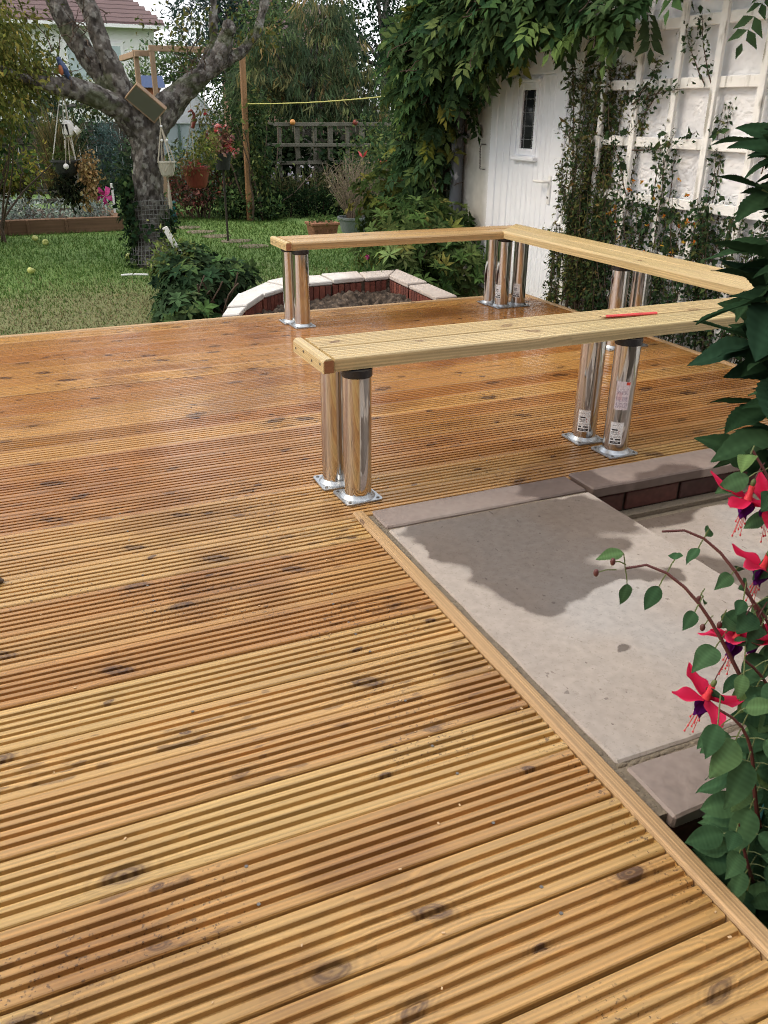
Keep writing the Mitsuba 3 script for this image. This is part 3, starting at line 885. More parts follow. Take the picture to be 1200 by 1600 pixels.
# ------------------------------------------------------------------ rendered wall with door, pipe, trellis
WX = 4.0
wall = thing('rendered_wall', 'white roughcast outbuilding wall behind the trellis', 'wall')
DY0, DY1, DTOP = 5.735, 6.81, 1.72
put('render', join([box(WX, WX + 0.25, -2.0, DY0, -0.5, 2.35), box(WX, WX + 0.25, DY1, 7.75, -0.5, 2.35), box(WX, WX + 0.25, DY0, DY1, DTOP, 2.35)]), 'white_render', wall)
put('end_wall', box(WX + 0.25, 9.0, 7.50, 7.75, -0.5, 2.35), 'white_render', wall)
put('roof', box(WX - 0.10, 9.2, -2.1, 7.9, 2.352, 2.45), 'fence_dark', wall)
door = thing('white_door', 'white plank door with a small dark leaded window', 'door')
FX = WX - 0.02
put('frame', join([cbox(FX, WX + 0.1, 6.705, DY1, -0.33, DTOP - 0.001, 0.008), cbox(FX, WX + 0.1, DY0, DY0 + 0.085, -0.33, DTOP - 0.001, 0.008), cbox(FX + 0.002, WX + 0.1, DY0 + 0.086, 6.704, DTOP - 0.10, DTOP - 0.002, 0.008)]), 'door_white', door)
put('frame_bead', join([cbox(FX + 0.008, WX + 0.1, 6.60, 6.700, -0.33, DTOP - 0.103, 0.008)]), 'door_white', door)
LY0, LY1 = 5.826, 6.594
put('leaf', join([box(FX + 0.030, FX + 0.06, LY0, LY1, -0.33, DTOP - 0.106)]), 'door_white', door)
put('stile', join([cbox(FX + 0.012, FX + 0.0299, LY0, LY0 + 0.085, -0.33, DTOP - 0.108, 0.004), cbox(FX + 0.012, FX + 0.0299, LY1 - 0.085, LY1, -0.33, DTOP - 0.108, 0.004), cbox(FX + 0.0125, FX + 0.0299, LY0 + 0.086, LY1 - 0.086, 1.46, DTOP - 0.109, 0.004)]), 'door_white', door)
nP = 8
py = np.linspace(LY0 + 0.088, LY1 - 0.088, nP + 1)
WY0, WY1, WZ0, WZ1 = 6.145, 6.365, 0.92, 1.37
for k in range(nP):
    y0, y1 = py[k] + 0.002, py[k + 1] - 0.002
    segs_ = [(-0.33, 1.455)]
    if y1 > WY0 and y0 < WY1:
        segs_ = [(-0.33, WZ0 - 0.03), (WZ1 + 0.03, 1.455)]
    put('plank', join([cbox(FX + 0.016, FX + 0.0298, y0, y1, a_, b_, 0.006) for a_, b_ in segs_]), 'door_white', door)
wf = put('window', join([cbox(FX + 0.004, FX + 0.0297, WY0 - 0.03, WY0 + 0.018, WZ0 - 0.035, WZ1 + 0.035, 0.005), cbox(FX + 0.004, FX + 0.0297, WY1 - 0.018, WY1 + 0.03, WZ0 - 0.035, WZ1 + 0.035, 0.005),
                         cbox(FX + 0.0045, FX + 0.0297, WY0 + 0.019, WY1 - 0.019, WZ1 - 0.016, WZ1 + 0.034, 0.005), cbox(FX + 0.0045, FX + 0.0297, WY0 + 0.019, WY1 - 0.019, WZ0 - 0.034, WZ0 + 0.016, 0.005)]), 'door_white', door)
put('pane', box(FX + 0.022, FX + 0.0295, WY0 + 0.018, WY1 - 0.018, WZ0 + 0.016, WZ1 - 0.016), 'window_glass', wf)
put('lead_strips', join([box(FX + 0.0205, FX + 0.0219, WY0 + 0.05, WY0 + 0.056, WZ0 + 0.017, WZ1 - 0.017), box(FX + 0.0205, FX + 0.0219, WY1 - 0.056, WY1 - 0.05, WZ0 + 0.017, WZ1 - 0.017)] +
                        [box(FX + 0.0206, FX + 0.0218, WY0 + 0.0185, WY1 - 0.0185, z_, z_ + 0.005) for z_ in np.linspace(WZ0 + 0.08, WZ1 - 0.08, 4)]), 'lead', wf)
put('sill', cbox(FX - 0.030, FX + 0.02, WY0 - 0.06, WY1 + 0.06, WZ0 - 0.075, WZ0 - 0.038, 0.008), 'door_white', wf)
put('drip_mould', cbox(FX - 0.016, FX + 0.02, WY0 - 0.05, WY1 + 0.05, WZ1 + 0.038, WZ1 + 0.068, 0.008), 'door_white', wf)
hd = put('handle', join([cbox(FX - 0.004, FX + 0.0119, 5.855, 5.890, 0.55, 0.76, 0.005), tube([(FX - 0.004, 5.873, 0.715), (FX - 0.05, 5.873, 0.715), (FX - 0.052, 5.90, 0.715), (FX - 0.05, 6.01, 0.713)], 0.011, 10)]), 'white_paint', door, smooth=40)
put('keyhole', moved(lathe([[0, 0], [0.009, 0], [0.009, 0.004], [0, 0.004]], 12), (FX - 0.0045, 5.872, 0.60), ry=-math.pi / 2), 'steel_dark', hd)
hk = thing('wall_hook', 'thin dark metal hook on the wall left of the door', 'hook')
put('bar', tube([(WX - 0.002, 6.90, 0.945), (WX - 0.05, 6.90, 0.945), (WX - 0.055, 6.905, 0.92), (WX - 0.05, 6.90, 0.75), (WX - 0.002, 6.90, 0.745)], 0.006, 6), 'steel_dark', hk)
pipe = thing('drainpipe', 'grey drainpipe with a collar running down the wall corner', 'drainpipe')
put('pipe', tube([(WX - 0.075, 7.28, -0.3), (WX - 0.075, 7.28, 1.0), (WX - 0.075, 7.28, 2.3)], 0.056, 20), 'pipe_grey', pipe, smooth=40)
put('collar', moved(lathe([[0, 0], [0.066, 0], [0.066, 0.035], [0, 0.035]], 20), (WX - 0.075, 7.28, 0.98)), 'pipe_grey', pipe, smooth=40)
put('bracket', box(WX - 0.10, WX - 0.001, 7.205, 7.355, 0.985, 1.008), 'pipe_grey', pipe)
tr = thing('wall_trellis', 'white painted square trellis fixed to the rendered wall', 'trellis')
rng = RNG(12)
for i, y in enumerate((5.52, 5.25, 4.90, 4.55, 4.22, 3.87, 3.52, 3.17, 2.82)):
    m = cbox(WX - 0.072, WX - 0.047, y - 0.024, y + 0.024, -0.12, 2.2, 0.003)
    put('upright', moved(m, (0, rng.normal(0, 0.003), 0)), 'trellis_white', tr)
for z in (0.02, 0.35, 0.685, 1.03, 1.365, 1.69, 2.03):
    put('crossbar', cbox(WX - 0.0468, WX - 0.022, 2.7, 5.66, z - 0.030, z + 0.030, 0.003), 'trellis_white', tr)

# ------------------------------------------------------------------ climbers on the trellis
def wander(rng, p, d, n, step, curl, pull=(0, 0, 0)):
    pts = [np.array(p, float)]
    d = np.array(d, float)
    for _ in range(n):
        d = unit((d + rng.normal(0, curl, 3) + np.array(pull))[None])[0]
        pts.append(pts[-1] + d * step)
    return np.array(pts)


def climber(seed, starts, cols, wts, L, W, per, dens, xlo, xhi, curl=0.11, jit=0.06):
    rng = RNG(seed)
    stems, lv = [], []
    for (y, z, dy, dz, n, k) in starts:
        for _ in range(k):
            pts = wander(rng, (rng.uniform(xlo, xhi), y + rng.normal(0, jit), z), (0, dy + rng.normal(0, 0.06), dz), n, 0.07, curl, (0, 0, 0.06 if dz > 0.55 else 0.0))
            pts[:, 0] = np.clip(pts[:, 0], xlo - 0.04, xhi)
            stems.append(tube(pts, np.linspace(0.005, 0.002, len(pts)), 4, False))
            m = int(per * n)
            t = rng.uniform(0.08, 1, m) ** dens * (len(pts) - 1)
            i = np.minimum(t.astype(int), len(pts) - 2)
            P = pts[i] + (pts[i + 1] - pts[i]) * (t - i)[:, None] + rng.normal(0, 0.022, (m, 3))
            D = unit(rand_dirs(rng, m) + np.array([-0.4, 0, -0.1]))
            s = np.exp(rng.normal(0, 0.25, m))
            lv.append(leaf_arrays(P, D, rand_dirs(rng, m) + [-.3, 0, .5], L * s, W * s, tones(rng, m, cols, wts)))
    v, f, c = stack(lv)
    k = v[:, 0] < WX - 0.004
    v[~k, 0] = WX - 0.004
    return join(stems), (v, f, c)


J1 = [(0.045, 0.072, 0.030), (0.075, 0.105, 0.042), (0.125, 0.130, 0.048), (0.17, 0.135, 0.05)]
jas = thing('winter_jasmine', 'tangled small-leaved climber on the left end of the trellis beside the door', 'climbing plant')
starts = [(5.34, -0.22, 0.0, 1, 25, 13), (5.22, -0.22, 0.0, 1, 25, 11), (5.58, -0.22, -0.03, 1, 9, 9), (5.45, -0.22, 0.0, 1, 16, 9), (5.4, 0.5, 0.45, 0.5, 3, 4), (5.4, 1.0, 0.6, 0.3, 3, 3), (5.4, 1.35, 0.6, 0.2, 3, 3), (5.12, -0.22, 0.0, 1, 15, 10), (5.28, -0.22, 0.0, 1, 13, 8)]
st, lv = climber(21, starts, J1, [0.36, 0.32, 0.22, 0.10], 0.034, 0.013, 12, 0.9, WX - 0.11, WX - 0.012, 0.055, 0.05)
put_stems(st, 'twig', jas)
put_leaves('foliage', lv, jas)
cli = thing('trellis_climber', 'dark leafy climber with orange flowers filling the lower trellis', 'climbing plant')
starts = []
for y in np.arange(3.0, 5.3, 0.13):
    starts.append((y, -0.22, 0.0, 1, int(10 + 5 * abs(math.sin(y * 5))), 5))
starts += [(4.95, 0.2, 0.12, 0.9, 13, 2), (4.75, 0.7, 0.5, 0.9, 9, 1), (4.75, 0.98, -0.9, 0.05, 8, 1), (3.75, 0.9, 0.0, 1, 12, 2), (4.95, 1.25, -0.9, 0.25, 7, 2), (4.55, 0.68, 0.0, 1, 5, 2), (4.75, 1.36, 0.5, -0.8, 5, 2), (4.05, 0.3, 0.25, 0.95, 14, 2), (4.5, 0.3, -0.2, 0.95, 12, 2), (4.3, 1.36, 0.6, 0.8, 6, 2)]
st, lv = climber(22, starts, [(0.034, 0.064, 0.030), (0.052, 0.088, 0.040), (0.09, 0.115, 0.042), (0.12, 0.13, 0.055)], [0.5, 0.3, 0.15, 0.05], 0.034, 0.018, 9, 0.95, WX - 0.12, WX - 0.012, 0.09)
put_stems(st, 'twig', cli)
put_leaves('foliage', lv, cli)
rng = RNG(4)
fl = []
for k in range(26):
    y, z = rng.uniform(4.1, 5.0), rng.uniform(0.35, 0.85)
    P = np.repeat([[WX - 0.13 + rng.normal(0, 0.02), y, z]], 5, 0)
    fl.append(leaf_arrays(P, rand_dirs(rng, 5) + [-0.5, 0, 0], rand_dirs(rng, 5), 0.022, 0.016, tones(rng, 5, [(0.65, 0.22, 0.04), (0.6, 0.4, 0.06)])))
put_leaves('blossom', stack(fl), cli, 'petal')
# small ornaments hanging in the climber
bl = thing('wind_bell', 'small pale bell hanging in the climber beside the door', 'ornament')
put('bell', moved(lathe([[0, 0.05], [0.008, 0.05], [0.016, 0.03], [0.03, 0.0], [0.026, 0.0], [0.0, 0.035]], 16), (WX - 0.17, 5.46, 0.46)), 'white_paint', bl, smooth=30)
put('cord', tube([(WX - 0.17, 5.46, 0.51), (WX - 0.16, 5.45, 0.58), (WX - 0.13, 5.44, 0.66)], 0.003, 5), 'cord', bl)
bt = thing('flower_ornament', 'white and orange flower ornament low in the climber near the bench corner', 'ornament')
rng = RNG(6)
for k, (dy, mm) in enumerate(((0.0, 'white_paint'), (-0.07, 'white_paint'), (0.11, 'orange_glaze'))):
    ps = [moved(ball((0, 0, 0), 0.022, 2, (0.35, 1, 1)), (WX - 0.17, 5.50 + dy + 0.02 * math.cos(q), 0.30 + 0.02 * math.sin(q))) for q in np.arange(5) * 1.2566]
    put('flower', join(ps), mm, bt, smooth=True)

# ------------------------------------------------------------------ wisteria over the wall top
def fronds(rng, P, D, n_pairs, length, LL, LW, cols, wts):
    """pinnate leaves: a drooping midrib with leaflets in pairs"""
    arr, ribs = [], []
    for p, d in zip(P, D):
        ln = length * math.exp(rng.normal(0, 0.18))
        q = [p]
        dd = d.copy()
        for k in range(n_pairs + 1):
            q.append(q[-1] + dd * ln / (n_pairs + 1))
            dd = unit((dd + np.array([0, 0, -0.20]))[None])[0]
        q = np.array(q)
        base = tones(rng, 1, cols, wts, 0.24)
        up = np.array([0, 0, 1.0]) + rng.normal(0, 0.35, 3)
        for k in range(1, n_pairs + 2):
            ax = unit((q[k] - q[k - 1])[None])[0]
            s = unit(np.cross(ax, up)[None])[0]
            nn = np.cross(s, ax)
            size = (0.75 + 0.35 * math.sin(math.pi * k / (n_pairs + 2))) * rng.uniform(0.78, 1.2)
            sides = (1, -1) if k <= n_pairs else (0,)
            DD = np.array([ax * (0.55 if sd else 1) + s * sd * 0.85 - np.array([0, 0, 0.18]) for sd in sides])
            arr.append(leaf_arrays(np.repeat(q[k:k + 1], len(sides), 0), DD, np.repeat([nn], len(sides), 0) + rng.normal(0, 0.12, (len(sides), 3)), LL * size, LW * size, base * np.exp(rng.normal(0, 0.07, (len(sides), 1))), 0.3, 0.12, 0.4))
    return stack(arr)


wis = thing('wisteria', 'broad wisteria spilling over the wall top above the white door', 'climbing plant')
rng = RNG(31)
WC = [(0.040, 0.080, 0.036), (0.064, 0.115, 0.045), (0.105, 0.165, 0.052), (0.20, 0.20, 0.045)]
zones = [  # centre, radii, number of leaves
    ((3.72, 6.9, 1.72), (0.34, 0.75, 0.28), 260), ((3.80, 7.4, 1.45), (0.30, 0.40, 0.40), 230), ((3.72, 6.15, 1.88), (0.30, 0.75, 0.20), 220), ((3.88, 7.65, 0.85), (0.24, 0.30, 0.55), 120),
    ((3.82, 6.9, 2.15), (0.35, 0.8, 0.25), 130), ((3.90, 7.9, 1.6), (0.28, 0.3, 0.35), 70), ((3.78, 5.60, 1.98), (0.18, 0.4, 0.12), 34), ((3.88, 7.8, 0.2), (0.26, 0.3, 0.4), 45),
    ((3.84, 5.15, 1.79), (0.12, 0.30, 0.10), 26), ((3.84, 4.85, 1.82), (0.12, 0.25, 0.10), 20), ((3.84, 4.35, 2.02), (0.12, 0.30, 0.08), 14), ((3.86, 3.8, 1.92), (0.10, 0.25, 0.08), 10), ((3.8, 4.6, 2.25), (0.2, 1.2, 0.08), 26)]
FP, FD = [], []
for c_, r_, n_ in zones:
    d_ = rand_dirs(rng, n_)
    d_[:, 0] = -np.abs(d_[:, 0]) * np.where(rng.uniform(0, 1, n_) < 0.8, 1, -1)
    FP.append(np.array(c_) + d_ * np.array(r_) * rng.uniform(0.35, 1.0, (n_, 1)))
    FD.append(unit(d_ * [0.9, 0.8, 0.5] + [-0.35, -0.1, -0.05] + rng.normal(0, 0.35, (n_, 3))))
FP, FD = np.vstack(FP), np.vstack(FD)
put_leaves('foliage', fronds(rng, FP, FD, 5, 0.25, 0.105, 0.048, WC, [0.40, 0.36, 0.20, 0.04]), wis)
put_stems(join([tube(wander(rng, (3.88, 7.6, -0.25), (0, -0.05, 1), 28, 0.08, 0.06, (0, 0, 0.1)), np.linspace(0.035, 0.02, 29), 7), tube(wander(rng, (3.9, 7.45, 1.8), (0, -1, 0.05), 20, 0.09, 0.07, (0, -0.1, 0)), np.linspace(0.02, 0.008, 21), 6)] +
                 [tube(wander(rng, p, (-0.3, -0.3, -0.1), 7, 0.06, 0.2), 0.004, 4, False) for p in FP[::18]]), 'twig', wis)

# ------------------------------------------------------------------ rhododendron by the raised bed
rho = thing('rhododendron', 'bushy rhododendron with pale green leaf rosettes beside the drainpipe', 'shrub')
rng = RNG(41)


def rosettes(rng, blobs, n, L, W, cols, wts, per=8, up=0.35):
    b = np.array(blobs, float)
    w = (b[:, 3] * b[:, 4] * b[:, 5]) ** (2 / 3)
    k = rng.choice(len(b), n, p=w / w.sum())
    d = rand_dirs(rng, n)
    P = b[k, :3] + d * b[k, 3:6] * rng.uniform(0.55, 1.0, (n, 1))
    A = unit(d * 0.8 + [0, 0, up] + rng.normal(0, 0.25, (n, 3)))
    arr = []
    base = tones(rng, n, cols, wts, 0.18)
    for p, a_, c_ in zip(P, A, base):
        s = unit(np.cross(a_, [0.3, 0.2, 0.9])[None])[0]
        t = np.cross(a_, s)
        m = int(rng.integers(per - 2, per + 2))
        q = np.arange(m) * 2.399 + rng.uniform(0, 6)
        e = rng.uniform(0.05, 0.65, m)[:, None]
        D = (np.cos(q)[:, None] * s + np.sin(q)[:, None] * t) + a_ * e
        sz = np.exp(rng.normal(0, 0.15, m))
        arr.append(leaf_arrays(np.repeat(p[None], m, 0), D, np.repeat(a_[None], m, 0), L * sz, W * sz, c_ * np.exp(rng.normal(0, 0.09, (m, 1))), 0.2, 0.22, 0.5))
    return stack(arr)


RB = [(3.35, 7.0, 0.18, 0.42, 0.35, 0.42), (3.62, 6.75, -0.02, 0.32, 0.35, 0.30), (3.1, 6.75, -0.02, 0.28, 0.3, 0.28), (3.7, 7.05, 0.25, 0.28, 0.25, 0.24), (3.3, 6.55, -0.12, 0.35, 0.2, 0.2)]
put_leaves('foliage', rosettes(rng, RB, 520, 0.098, 0.030, [(0.055, 0.100, 0.034), (0.10, 0.160, 0.052), (0.16, 0.225, 0.075), (0.26, 0.25, 0.07)], [0.36, 0.38, 0.22, 0.04]), rho)
put_stems(join([tube(wander(rng, (3.4 + rng.normal(0, 0.08), 6.95 + rng.normal(0, 0.08), -0.25), rng.normal(0, 0.5, 3) * [1, 1, 0] + [0, 0, 1], 8, 0.07, 0.15), np.linspace(0.012, 0.005, 9), 5) for _ in range(16)]), 'twig', rho)
cam = thing('camellia', 'small olive leafed shrub behind the rhododendron', 'shrub')
put_leaves('foliage', rosettes(rng, [(3.55, 8.1, 0.32, 0.34, 0.3, 0.42), (3.5, 8.0, -0.05, 0.3, 0.25, 0.2)], 260, 0.075, 0.036, [(0.05, 0.08, 0.025), (0.10, 0.12, 0.03), (0.16, 0.15, 0.04)], [0.5, 0.35, 0.15], 6), cam)
put('stem', tube(wander(rng, (3.6, 8.1, -0.25), (0, 0, 1), 9, 0.07, 0.1), 0.014, 6), 'twig', cam)
pk = thing('pink_flower', 'single magenta flower and strap leaves under the back bench seat', 'flower')
put_leaves('petals', leaf_arrays(np.repeat([[2.83, 6.75, 0.09]], 9, 0), rand_dirs(rng, 9) + [0, -.3, .3], rand_dirs(rng, 9), 0.028, 0.02, tones(rng, 9, [(0.42, 0.03, 0.20)])), pk, 'petal', False)
m_ = 220
P = np.stack([rng.normal(2.82, 0.16, m_), rng.normal(6.70, 0.14, m_), rng.uniform(-0.25, 0.02, m_)], 1)
put_leaves('leaves', leaf_arrays(P, rand_dirs(rng, m_) * 0.7 + [0, 0, 0.6], rand_dirs(rng, m_), 0.085, 0.022, tones(rng, m_, [(0.05, 0.10, 0.03), (0.10, 0.16, 0.05)])), pk)
put('stem', tube([(2.84, 6.78, -0.25), (2.835, 6.76, -0.05), (2.83, 6.75, 0.09)], 0.003, 5), 'stem_green', pk)

# ------------------------------------------------------------------ dark shrub at the deck's far edge
hyd = thing('dark_shrub', 'low dark leafy shrub at the far deck edge under the apple tree', 'shrub')
rng = RNG(51)
HB = [(1.40, 6.75, -0.03, 0.30, 0.30, 0.22), (1.18, 6.35, -0.13, 0.22, 0.36, 0.14), (1.70, 7.0, -0.07, 0.26, 0.24, 0.17), (1.40, 7.1, 0.0, 0.32, 0.25, 0.22)]
put_leaves('foliage', rosettes(rng, HB, 520, 0.085, 0.036, [(0.030, 0.058, 0.028), (0.052, 0.092, 0.042), (0.10, 0.155, 0.06)], [0.46, 0.38, 0.16], 7, 0.5), hyd)
put_leaves('seed_heads', foliage(rng, [(1.25, 7.2, 0.12, 0.22, 0.2, 0.16)], 500, 0.05, 0.018, [(0.12, 0.17, 0.05), (0.20, 0.24, 0.08)], clumps=40, spread=0.05), hyd)
put_stems(join([tube(wander(rng, (1.45 + rng.normal(0, 0.12), 6.5 + rng.normal(0, 0.15), -0.25), rng.normal(0, 0.5, 3) * [1, 1, 0] + [0, 0, 0.9], 6, 0.06, 0.15), 0.006, 5) for _ in range(16)]), 'twig', hyd)
stk = thing('plant_marker', 'pale wooden marker stake leaning in the dark shrub', 'stake')
put('stake', moved(cbox(-0.022, 0.022, -0.006, 0.006, 0, 0.34, 0.003), (1.42, 7.3, 0.02), rz=-0.3, ry=-0.45), 'white_paint', stk)

# ------------------------------------------------------------------ apple tree
apple = thing('apple_tree', 'old forked apple tree with grey lichened bark on the lawn', 'tree')
TY = 9.05
trunk = [(1.43, TY, -0.40, 0.205), (1.43, TY, -0.2, 0.175), (1.44, TY, 0.1, 0.150), (1.45, TY, 0.45, 0.143), (1.49, TY, 0.85, 0.150), (1.50, TY, 1.10, 0.170)]
LLl = [(1.46, TY, 1.02, 0.15), (1.28, TY - 0.06, 1.19, 0.115), (1.12, TY - 0.12, 1.27, 0.100), (0.9, TY - 0.2, 1.345, 0.088), (0.69, TY - 0.25, 1.385, 0.066), (0.5, TY - 0.3, 1.41, 0.045), (0.1, TY - 0.4, 1.55, 0.03)]
UL = [(1.45, TY, 1.10, 0.16), (1.30, TY + 0.05, 1.30, 0.125), (1.17, TY + 0.1, 1.46, 0.105), (1.04, TY + 0.15, 1.66, 0.095), (0.91, TY + 0.2, 1.88, 0.09), (0.85, TY + 0.2, 2.07, 0.085), (0.74, TY + 0.2, 2.6, 0.06), (0.6, TY + 0.2, 3.2, 0.04)]
UM = [(1.42, TY, 1.15, 0.15), (1.30, TY - 0.02, 1.38, 0.11), (1.22, TY - 0.05, 1.56, 0.09), (1.15, TY - 0.05, 1.78, 0.082), (1.11, TY - 0.05, 1.96, 0.078), (1.05, TY, 2.10, 0.075), (0.98, TY, 2.6, 0.06), (1.05, TY, 3.2, 0.04)]
RR = [(1.55, TY, 1.05, 0.16), (1.74, TY, 1.26, 0.120), (1.97, TY - 0.04, 1.43, 0.100), (2.17, TY - 0.08, 1.57, 0.090), (2.28, TY - 0.1, 1.74, 0.082), (2.32, TY - 0.1, 1.84, 0.06)]
R2 = [(2.17, TY - 0.08, 1.56, 0.075), (2.34, TY - 0.05, 1.63, 0.058), (2.48, TY, 1.70, 0.050), (2.64, TY, 1.88, 0.044), (2.72, TY, 2.09, 0.040), (2.74, TY, 2.5, 0.034), (2.9, TY, 3.1, 0.025)]
R3 = [(1.60, TY + 0.1, 0.98, 0.10), (1.85, TY + 0.2, 1.20, 0.06), (2.05, TY + 0.28, 1.42, 0.05), (2.3, TY + 0.4, 1.8, 0.04), (2.35, TY + 0.4, 2.4, 0.03)]
tm = wobble(limbs([trunk, LLl, UL, UM, RR, R2, R3], 0.030, 4), 0.026, 7.0)
tm = wobble(tm, 0.012, 22.0, 5.0)
put('trunk', tm, 'bark', apple, smooth=True)
put('cut_stub', wobble(ball((2.325, TY - 0.14, 1.885), 0.065, 3, (1, 1, 1.1)), 0.014, 20), 'bark', apple, smooth=True)
rng = RNG(61)
tw = []
for (x, y, z, n_) in ((2.05, TY - 0.05, 1.52, 16), (1.0, TY, 1.75, 10), (1.15, TY, 1.9, 8), (2.3, TY, 1.7, 8), (0.7, TY - 0.25, 1.4, 8)):
    for _ in range(n_):
        tw.append(tube(wander(rng, (x + rng.normal(0, 0.14), y + rng.normal(0, 0.05), z + rng.normal(0, 0.06)), rng.normal(0, 0.6, 3) + [-0.1, 0, 0.5], 6, 0.05, 0.3), np.linspace(0.006, 0.002, 7), 4, False))
tag(put('twigs', join(tw), 'twig', apple), kind='stuff')
AC = [(0.05, 0.075, 0.025), (0.085, 0.105, 0.032), (0.14, 0.135, 0.040)]
put_leaves('crown', stack([foliage(rng, [(0.9, TY + 0.2, 3.4, 0.9, 0.9, 0.4), (2.7, TY, 3.1, 0.6, 0.6, 0.35), (0.1, TY - 0.4, 2.2, 0.4, 0.4, 0.4)], 2600, 0.06, 0.032, AC, clumps=150, spread=0.10),
                           foliage(rng, [(2.0, TY, 1.68, 0.3, 0.15, 0.10), (2.6, TY, 1.95, 0.3, 0.2, 0.25), (1.9, TY + 0.2, 1.95, 0.4, 0.3, 0.3)], 420, 0.05, 0.026, AC, clumps=50, spread=0.05)]), apple)
ivy = thing('tree_ivy', 'dark ivy growing round the apple trunk', 'climbing plant')
n_ = 2600
q, z_ = rng.uniform(0, 2 * np.pi, n_), rng.uniform(-0.25, 0.62, n_)
keep = (np.abs(z_ - 0.33) < 0.26) & (np.cos(q - 2.6) > 0.10 + 0.5 * rng.uniform(0, 1, n_)) | ((np.abs(z_ - 0.14) < 0.09) & (rng.uniform(0, 1, n_) < 0.32)) | ((np.cos(q - 3.0) > 0.72) & (rng.uniform(0, 1, n_) < 0.6)) | ((np.cos(q) > 0.75) & (z_ < 0.35) & (rng.uniform(0, 1, n_) < 0.3))
q, z_ = q[keep], z_[keep]
n_ = len(q)
rr = 0.175 + np.abs(rng.normal(0, 0.05, n_))
P = np.stack([1.44 + rr * np.cos(q), TY + rr * np.sin(q), z_], 1)
D = np.stack([np.cos(q) * 0.6, np.sin(q) * 0.6, -0.5 + 0 * q], 1) + rng.normal(0, 0.5, (n_, 3))
put_leaves('foliage', leaf_arrays(P, D, np.stack([np.cos(q), np.sin(q), 0.5 + 0 * q], 1), 0.06, 0.05, tones(rng, n_, [(0.018, 0.038, 0.018), (0.035, 0.062, 0.025), (0.07, 0.11, 0.04)], [0.55, 0.35, 0.1])), ivy)
wg = thing('wire_guard', 'square wire mesh guard wrapped round the apple trunk', 'wire mesh')
wires = []
qa = np.linspace(0, 2 * np.pi, 25)


def trunk_r(z):
    return 0.195 + 0.045 * np.clip((0.0 - z) / 0.25, 0, 1)


for z in np.arange(-0.2, 0.42, 0.042):
    wires.append(tube(np.stack([1.44 + trunk_r(z) * np.cos(qa), TY + trunk_r(z) * np.sin(qa), z + 0.006 * np.sin(3 * qa)], 1), 0.0030, 4, False))
zz = np.linspace(-0.2, 0.40, 8)
for a_ in np.linspace(0, 2 * np.pi, 34)[:-1]:
    wires.append(tube(np.stack([1.44 + trunk_r(zz) * math.cos(a_), TY + trunk_r(zz) * math.sin(a_), zz], 1), 0.0030, 4, False))
put('mesh', join(wires), 'wire', wg)
# tilted wooden seed tray in the fork
tray = thing('seed_tray', 'tilted wooden framed tray wedged in the apple tree fork', 'tray')


def tray_part(m):
    return moved(m, (1.475, TY - 0.24, 1.245), rx=math.radians(-52), ry=0.0, rz=0.0).apply_transform(trimesh.transformations.rotation_matrix(math.radians(40), [0, 1, 0], [1.475, TY - 0.24, 1.245]))


w_, h_ = 0.15, 0.085
for b_ in ((-w_, w_, -h_ - 0.012, -h_, -0.02, 0.03), (-w_, w_, h_, h_ + 0.012, -0.02, 0.03), (-w_ - 0.012, -w_ - 0.0005, -h_ - 0.012, h_ + 0.012, -0.02, 0.031), (w_ + 0.0005, w_ + 0.012, -h_ - 0.012, h_ + 0.012, -0.02, 0.031)):
    put('side', tray_part(cbox(*b_, 0.002)), 'frame_timber', tray)
put('floor', tray_part(box(-w_, w_, -h_, h_, -0.019, -0.012)), 'wire', tray)

# hanging things on the tree -------------------------------------------------------------------
def rope(a_, b_, sag=0.0, r=0.005, n=9):
    t = np.linspace(0, 1, n)[:, None]
    p = np.array(a_) * (1 - t) + np.array(b_) * t
    p[:, 2] -= sag * np.sin(np.pi * t[:, 0])
    return tube(p, r, 5)


mc = thing('macrame_hanger', 'cream pot in a knotted cord hanger on the right limb of the apple tree', 'plant hanger')
my = 8.8
put('pot', moved(lathe([[0, -0.12], [0.045, -0.12], [0.06, -0.105], [0.078, 0.0], [0.084, 0.0], [0.084, 0.012], [0.072, 0.012], [0.066, -0.01], [0, -0.01]], 28), (1.61, my, 0.735)), 'cream_pot', mc, smooth=40)
cords = [rope((1.585, my, 1.26), (1.59, my, 1.05), 0, 0.006)]
for a_ in (0.3, 1.87, 3.44, 5.01):
    e = np.array([1.61 + 0.086 * math.cos(a_), my + 0.086 * math.sin(a_), 0.745])
    cords.append(rope((1.59, my, 1.05), e, 0, 0.006))
    m2 = np.array([1.61 + 0.07 * math.cos(a_ + 0.78), my + 0.07 * math.sin(a_ + 0.78), 0.66])
    m3_ = np.array([1.61 + 0.07 * math.cos(a_ - 0.78), my + 0.07 * math.sin(a_ - 0.78), 0.66])
    cords += [rope(e, m2, 0, 0.004), rope(e, m3_, 0, 0.004), rope(m2, (1.61, my, 0.60), 0, 0.004)]
for k in range(9):
    cords.append(rope((1.61, my, 0.60), (1.615 + rng.normal(0, 0.022), my + rng.normal(0, 0.02), 0.30 + rng.uniform(0, 0.06)), 0, 0.005))
put('cord', join(cords), 'cord', mc)
for (x, z) in ((1.585, 0.93), (1.63, 0.93), (1.59, 1.05)):
    put('bead', ball((x, my - 0.01, z), 0.013, 2), 'white_paint', mc, smooth=True)

